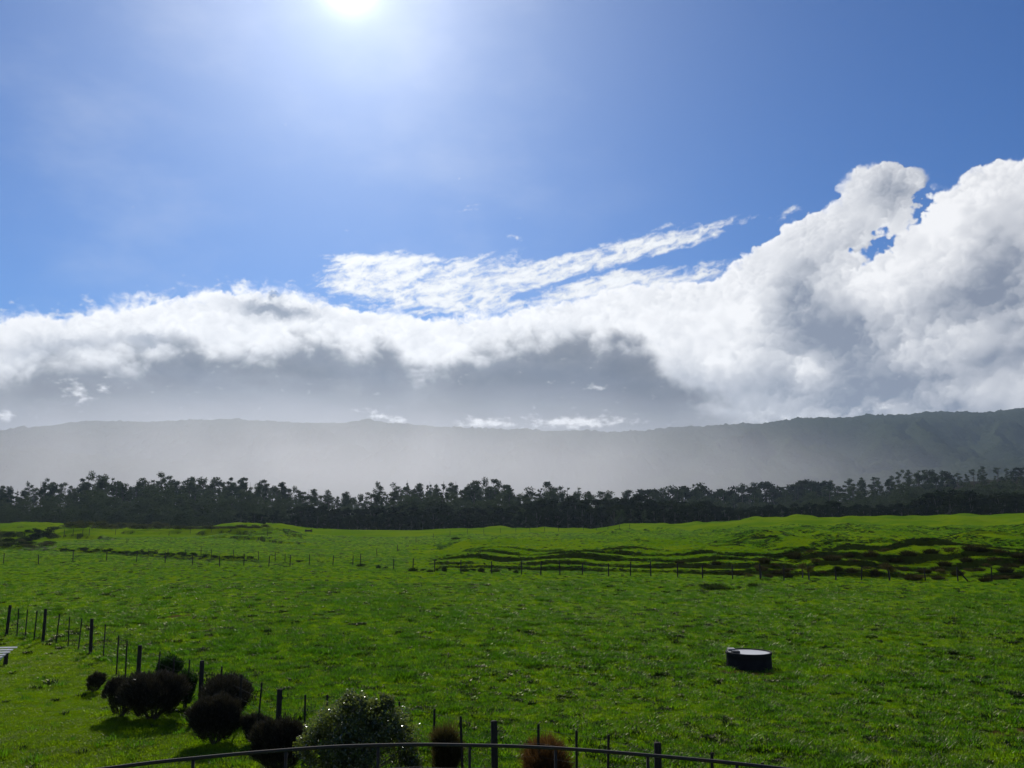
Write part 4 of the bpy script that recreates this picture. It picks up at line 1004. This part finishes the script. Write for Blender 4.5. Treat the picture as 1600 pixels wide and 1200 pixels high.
# the big speckled broadleaf
x, y, z = (lambda v: (v.x, v.y, H(v.x, v.y)))(on_plane(560, 1222, 0.05)); s = math.hypot(x, y) / F
b = empty('speckled_bush', (x, y, z)); tag(b, 'largest bush, loose with small shiny leaves glinting white on top', 'bush')
g = np.random.default_rng(99); W_, H_ = 90 * s, 132 * s; parts_l, parts_s = [], []
blobs_ = [(0, 0, .72, .50, .27), (-.45, .1, .60, .42, .26), (.45, -.05, .64, .42, .24), (-.75, 0, .40, .30, .25), (.72, .1, .42, .30, .26), (.1, -.3, .45, .55, .33), (-.2, .3, .5, .5, .3), (.85, -.1, .18, .22, .17), (-.3, -.2, .25, .45, .25), (.35, .1, .86, .22, .10), (-.12, 0, .88, .25, .10)]
for (bx_, by_, bz_, rw, rh) in blobs_:
    k = int(6500 * rw / .45); C = clump_pts((bx_ * W_, by_ * W_, bz_ * H_), (rw * W_, rw * W_, rh * H_), k, g, .35); C = C[C[:, 2] > .03]
    C = C[vf(C[:, 0] * 5, C[:, 2] * 5 + C[:, 1] * 3, 71, 2) > -.28]
    parts_l.append(cards(C, g.uniform(.014, .026, len(C)), g, N=None))
    for q_ in range(6):
        t_ = C[g.integers(len(C))]; parts_s.append(tube([(g.normal(0, .05), g.normal(0, .05), 0), tuple(t_ * np.array([.35, .35, .5])), tuple(t_)], [.02, .012, .004], 5))
V, Fq = join(parts_l); link('foliage', mesh_np('foliage', V, Fq, M_GLOSSY), b)
V, Fq = join(parts_s); link('stems', mesh_any('stems', V, Fq, M_BARK), b)

# ------------------------------------------------------------------ rushes and scrub on the banks
def rush_clump(seed, n=420, up=1.0):
    g = np.random.default_rng(seed); V, Fq = [], []
    a = g.uniform(0, 6.283, n); r = np.sqrt(g.random(n)) * .30; B_ = np.stack([np.cos(a) * r, np.sin(a) * r, 0 * a], -1)
    O_ = np.stack([np.cos(a), np.sin(a), 0 * a], -1) * g.uniform(.2, 1, (n, 1)); hh = g.uniform(.45, 1.0, (n, 1))
    Tt = B_ + O_ * (.55 * hh) * r[:, None] * 3 + np.array([0, 0, 1.0]) * hh * (1 - .3 * (r[:, None] / .3) ** 2); S_ = np.stack([-np.sin(a), np.cos(a), 0 * a], -1) * .014
    Mm = (B_ + Tt) / 2 + np.array([0, 0, .12]) * hh
    V = np.stack([B_ - S_, B_ + S_, Mm + S_, Mm - S_, Mm - S_, Mm + S_, Tt + S_ * .4, Tt - S_ * .4], 1).reshape(-1, 3)
    return V, np.arange(8 * n).reshape(-1, 4)
def scrub(seed, n=900):
    g = np.random.default_rng(seed); ps = []
    for i in range(7):
        a = g.uniform(0, 6.28); r = g.uniform(0, .3); s = g.uniform(.18, .30)
        C = clump_pts((math.cos(a) * r, math.sin(a) * r, g.uniform(.3, .72)), (s, s, s * .8), n // 7, g, .5); C = C[C[:, 2] > 0]; ps.append(cards(C, g.uniform(.022, .045, len(C)), g))
    return join(ps)
RUSH = [rush_clump(i) for i in range(4)]; SCR = [scrub(40 + i) for i in range(4)]
ME_RUSH = [mesh_np('rushes', V, Fq, M_RUSH) for V, Fq in RUSH]; ME_RUSHG = [mesh_np('rushes', V, Fq, M_RUSHG) for V, Fq in RUSH]
ME_SCR = [mesh_np('scrub', V, Fq, M_DARKTREE) for V, Fq in SCR]; ME_SCRP = [mesh_np('scrub', V, Fq, M_SCRUB) for V, Fq in SCR]
ME_BR = [mesh_np('bracken', V, Fq, M_BROWNG) for V, Fq in SCR]
def clump(mes, name, px, py, wpx, hpx, label, cat, group):
    x, y, z = at(px, py); s = math.hypot(x, y) / F; o = link(name, mes[rng.integers(len(mes))]); o.location = (x, y, z - .03)
    o.rotation_euler = (0, 0, rng.uniform(0, 6.28)); o.scale = (wpx * s / .85, wpx * s / .85, hpx * s * 1.05); tag(o, label, cat, group); return o
# brown rush and bracken mounds at the foot of the bank (positions read off the photograph)
MND = [(1105, 889, 34, 9), (1062, 880, 22, 6), (1120, 886, 26, 8), (1212, 890, 26, 10), (1228, 896, 18, 8), (1150, 900, 40, 11), (1172, 902, 24, 9), (1190, 893, 26, 9), (1200, 903, 22, 9), (1236, 893, 20, 8), (1215, 897, 30, 9), (1232, 903, 20, 12), (1290, 899, 22, 9), (1330, 896, 26, 10), (1310, 892, 20, 8), (1352, 893, 34, 9), (1368, 900, 20, 14),
       (1384, 890, 22, 10), (1396, 898, 26, 12), (1412, 892, 24, 8), (1426, 907, 34, 12), (1440, 906, 24, 10), (1444, 896, 30, 10), (1466, 893, 28, 10), (1476, 901, 36, 14), (1496, 899, 26, 10), (1466, 906, 24, 8), (1516, 895, 26, 9), (1530, 893, 22, 8), (1572, 897, 30, 12), (1545, 888, 24, 10), (1560, 906, 40, 9), (1586, 905, 26, 10), (1595, 884, 30, 12), (1540, 909, 24, 9), (1328, 872, 24, 8), (1550, 879, 34, 10), (1580, 888, 30, 10),
       (1243, 873, 40, 14), (1266, 868, 28, 10), (1195, 884, 26, 13), (1300, 876, 40, 11), (1276, 880, 34, 10), (1455, 868, 30, 9), (1420, 870, 36, 11), (1490, 866, 40, 13), (1518, 864, 34, 12), (1535, 866, 26, 10), (1380, 864, 30, 10), (1360, 872, 30, 12), (1400, 880, 34, 10), (1336, 884, 30, 9), (1510, 878, 26, 10), (1476, 884, 28, 9), (1560, 868, 34, 10), (1590, 872, 26, 9)]
CORN = [('beside the slanting stay', 1505), ('by the twin trees', 1258), ('by the stumpy post', 1306), ('below the black hollow', 1420), ('by the first bank shrubs', 1120)]
for i, (px, py, w, h) in enumerate(MND):
    near_ = min(CORN, key=lambda c: abs(c[1] - px))[0]; size = 'broad' if w >= 32 else ('upright' if h >= 12 else 'small'); place = 'high on the bank' if py < 883 else ('on the bank foot' if py < 899 else 'along the fence')
    rush = (i % 3 != 0); clump(ME_RUSH if rush else ME_BR, 'rush_clump' if rush else 'bracken_clump', px, py, w * .74, h * .8, size + (' brown rush clump ' if rush else ' leafy brown bracken clump ') + place + ' ' + near_, 'rush clump' if rush else 'bracken', 'brown clumps on the terrace bank')
for px, py, w, h, lab in ((1116, 921, 40, 9, 'broad dark green rush clump alone in the paddock below the bank'), (1102, 918, 20, 7, 'small rush clump touching the broad one in the paddock'), (1155, 921, 11, 6, 'tiny round rush clump between two larger ones in the paddock'), (1177, 919, 18, 9, 'compact rush clump at the end of the paddock three')):
    clump(ME_RUSHG, 'rush_clump', px, py, w, h, lab, 'rush clump', 'green rushes in the paddock')
for i, (px, py, w, h) in enumerate([(563, 886, 20, 6), (591, 889, 8, 7), (602, 890, 10, 6), (645, 893, 16, 7), (660, 893, 12, 5), (672, 894, 12, 5), (684, 893, 12, 7), (694, 893, 9, 10), (716, 886, 8, 6), (726, 893, 16, 6), (740, 893, 14, 6), (752, 894, 12, 8), (757, 884, 6, 5), (774, 894, 16, 6), (796, 892, 10, 6), (806, 897, 9, 8), (467, 880, 12, 6), (712, 843, 16, 4), (550, 882, 10, 4)]):
    clump(ME_RUSHG if i % 2 else ME_SCR, 'rush_clump' if i % 2 else 'low_bush', px, py, w, h, ('dark green rush clump ' if i % 2 else 'low dark bush ') + ('round the thick corner post' if px < 580 else 'on the channel bank past the corner post' if px < 650 else 'midway along the channel bank' if px < 705 else 'where the channel bank meets the terrace'), 'rush clump' if i % 2 else 'bush', 'low clumps along the channel')
for i, px in enumerate(range(98, 400, 9)):
    px = px + rng.uniform(-3, 3); clump(ME_SCR, 'low_bush', px, np.interp(px, [98, 400], [862, 876]) + rng.uniform(-2, 1), rng.uniform(8, 17), rng.uniform(4, 8), 'low dark bush lining the old channel ' + ('under the grey slip' if px < 190 else 'under the smooth valley slope' if px < 300 else 'under the stepped scars'), 'bush', 'low bushes lining the channel')
for i in range(34):
    px = rng.uniform(-30, 84); py = rng.uniform(836, 860) - 4 * (px > 60); clump(ME_SCR if i % 4 else ME_SCRP, 'low_bush', px, py, rng.uniform(14, 30), rng.uniform(6, 11), ('black' if i % 4 else 'olive') + ' low bush on the scrub bank ' + ('near its top' if py < 845 else 'at its foot by the channel' if py > 853 else 'halfway down'), 'bush', 'scrub on the steep bank')
for i in range(40):
    px = 105 + i * 8 + rng.uniform(-4, 4); far_ = px < 260; py = np.interp(px, [105, 260, 425], [828, 828.5, 826]); clump(ME_SCRP, 'low_bush', px, py, rng.uniform(16, 30), rng.uniform(8, 15) if far_ else rng.uniform(4, 8), ('pale olive scrub bush at the wood edge' if far_ else 'low pale scrub bush along the wood edge') + (' over the steep scrub bank' if px < 180 else ' over the valley slope' if px < 330 else ' over the stepped scars'), 'bush', 'pale scrub at the wood edge')
# small bushy trees on the fence line under the bank
for px, py, w, h, lab in ((1189, 905, 24, 22, 'small mop-headed tree on a thin stem at the fence'), (1254, 903, 20, 24, 'thinner of the twin small trees rising by the fence'), (1264, 907, 26, 22, 'bushier of the twin small trees rising by the fence'), (1306, 907, 20, 22, 'small tree hugging the stumpy post'), (1390, 908, 34, 24, 'flat-headed small tree over a fence post')):
    x, y, z = at(px, py); s = math.hypot(x, y) / F; t = empty('small_tree', (x, y, z)); tag(t, lab, 'tree', 'small trees by the bank fence')
    Vc_, Fc_ = SCR[rng.integers(4)]; hh = h * s; ww = w * s
    V = Vc_ * np.array([ww, ww, hh * .58]) + np.array([0, 0, hh * .42]); link('crown', mesh_np('crown', V, Fc_, M_BROWNG if px != 1306 else M_DARKTREE), t)
    V, Fq = tube([(0, 0, -.1), (.03, 0, hh * .3), (.0, .02, hh * .7)], [.06, .05, .03], 6); link('trunk', mesh_any('trunk', V, Fq, M_BARK), t)

# ------------------------------------------------------------------ repeats that would share a label get their place in the row
ORD = 'first second third fourth fifth sixth seventh eighth ninth tenth eleventh twelfth thirteenth fourteenth fifteenth sixteenth seventeenth eighteenth nineteenth twentieth twenty-first twenty-second twenty-third twenty-fourth'.split()
seen = {}
for o in col.objects:
    if o.parent is None and o.get('label') and o.get('category'): seen.setdefault(o['label'], []).append(o)
for lab, os_ in seen.items():
    if len(os_) > 1:
        for i, o in enumerate(sorted(os_, key=lambda o: o.location.x / o.location.y)):
            o['label'] = (ORD[i] if i < len(ORD) else 'later') + ' ' + lab + ', from pallet-side'
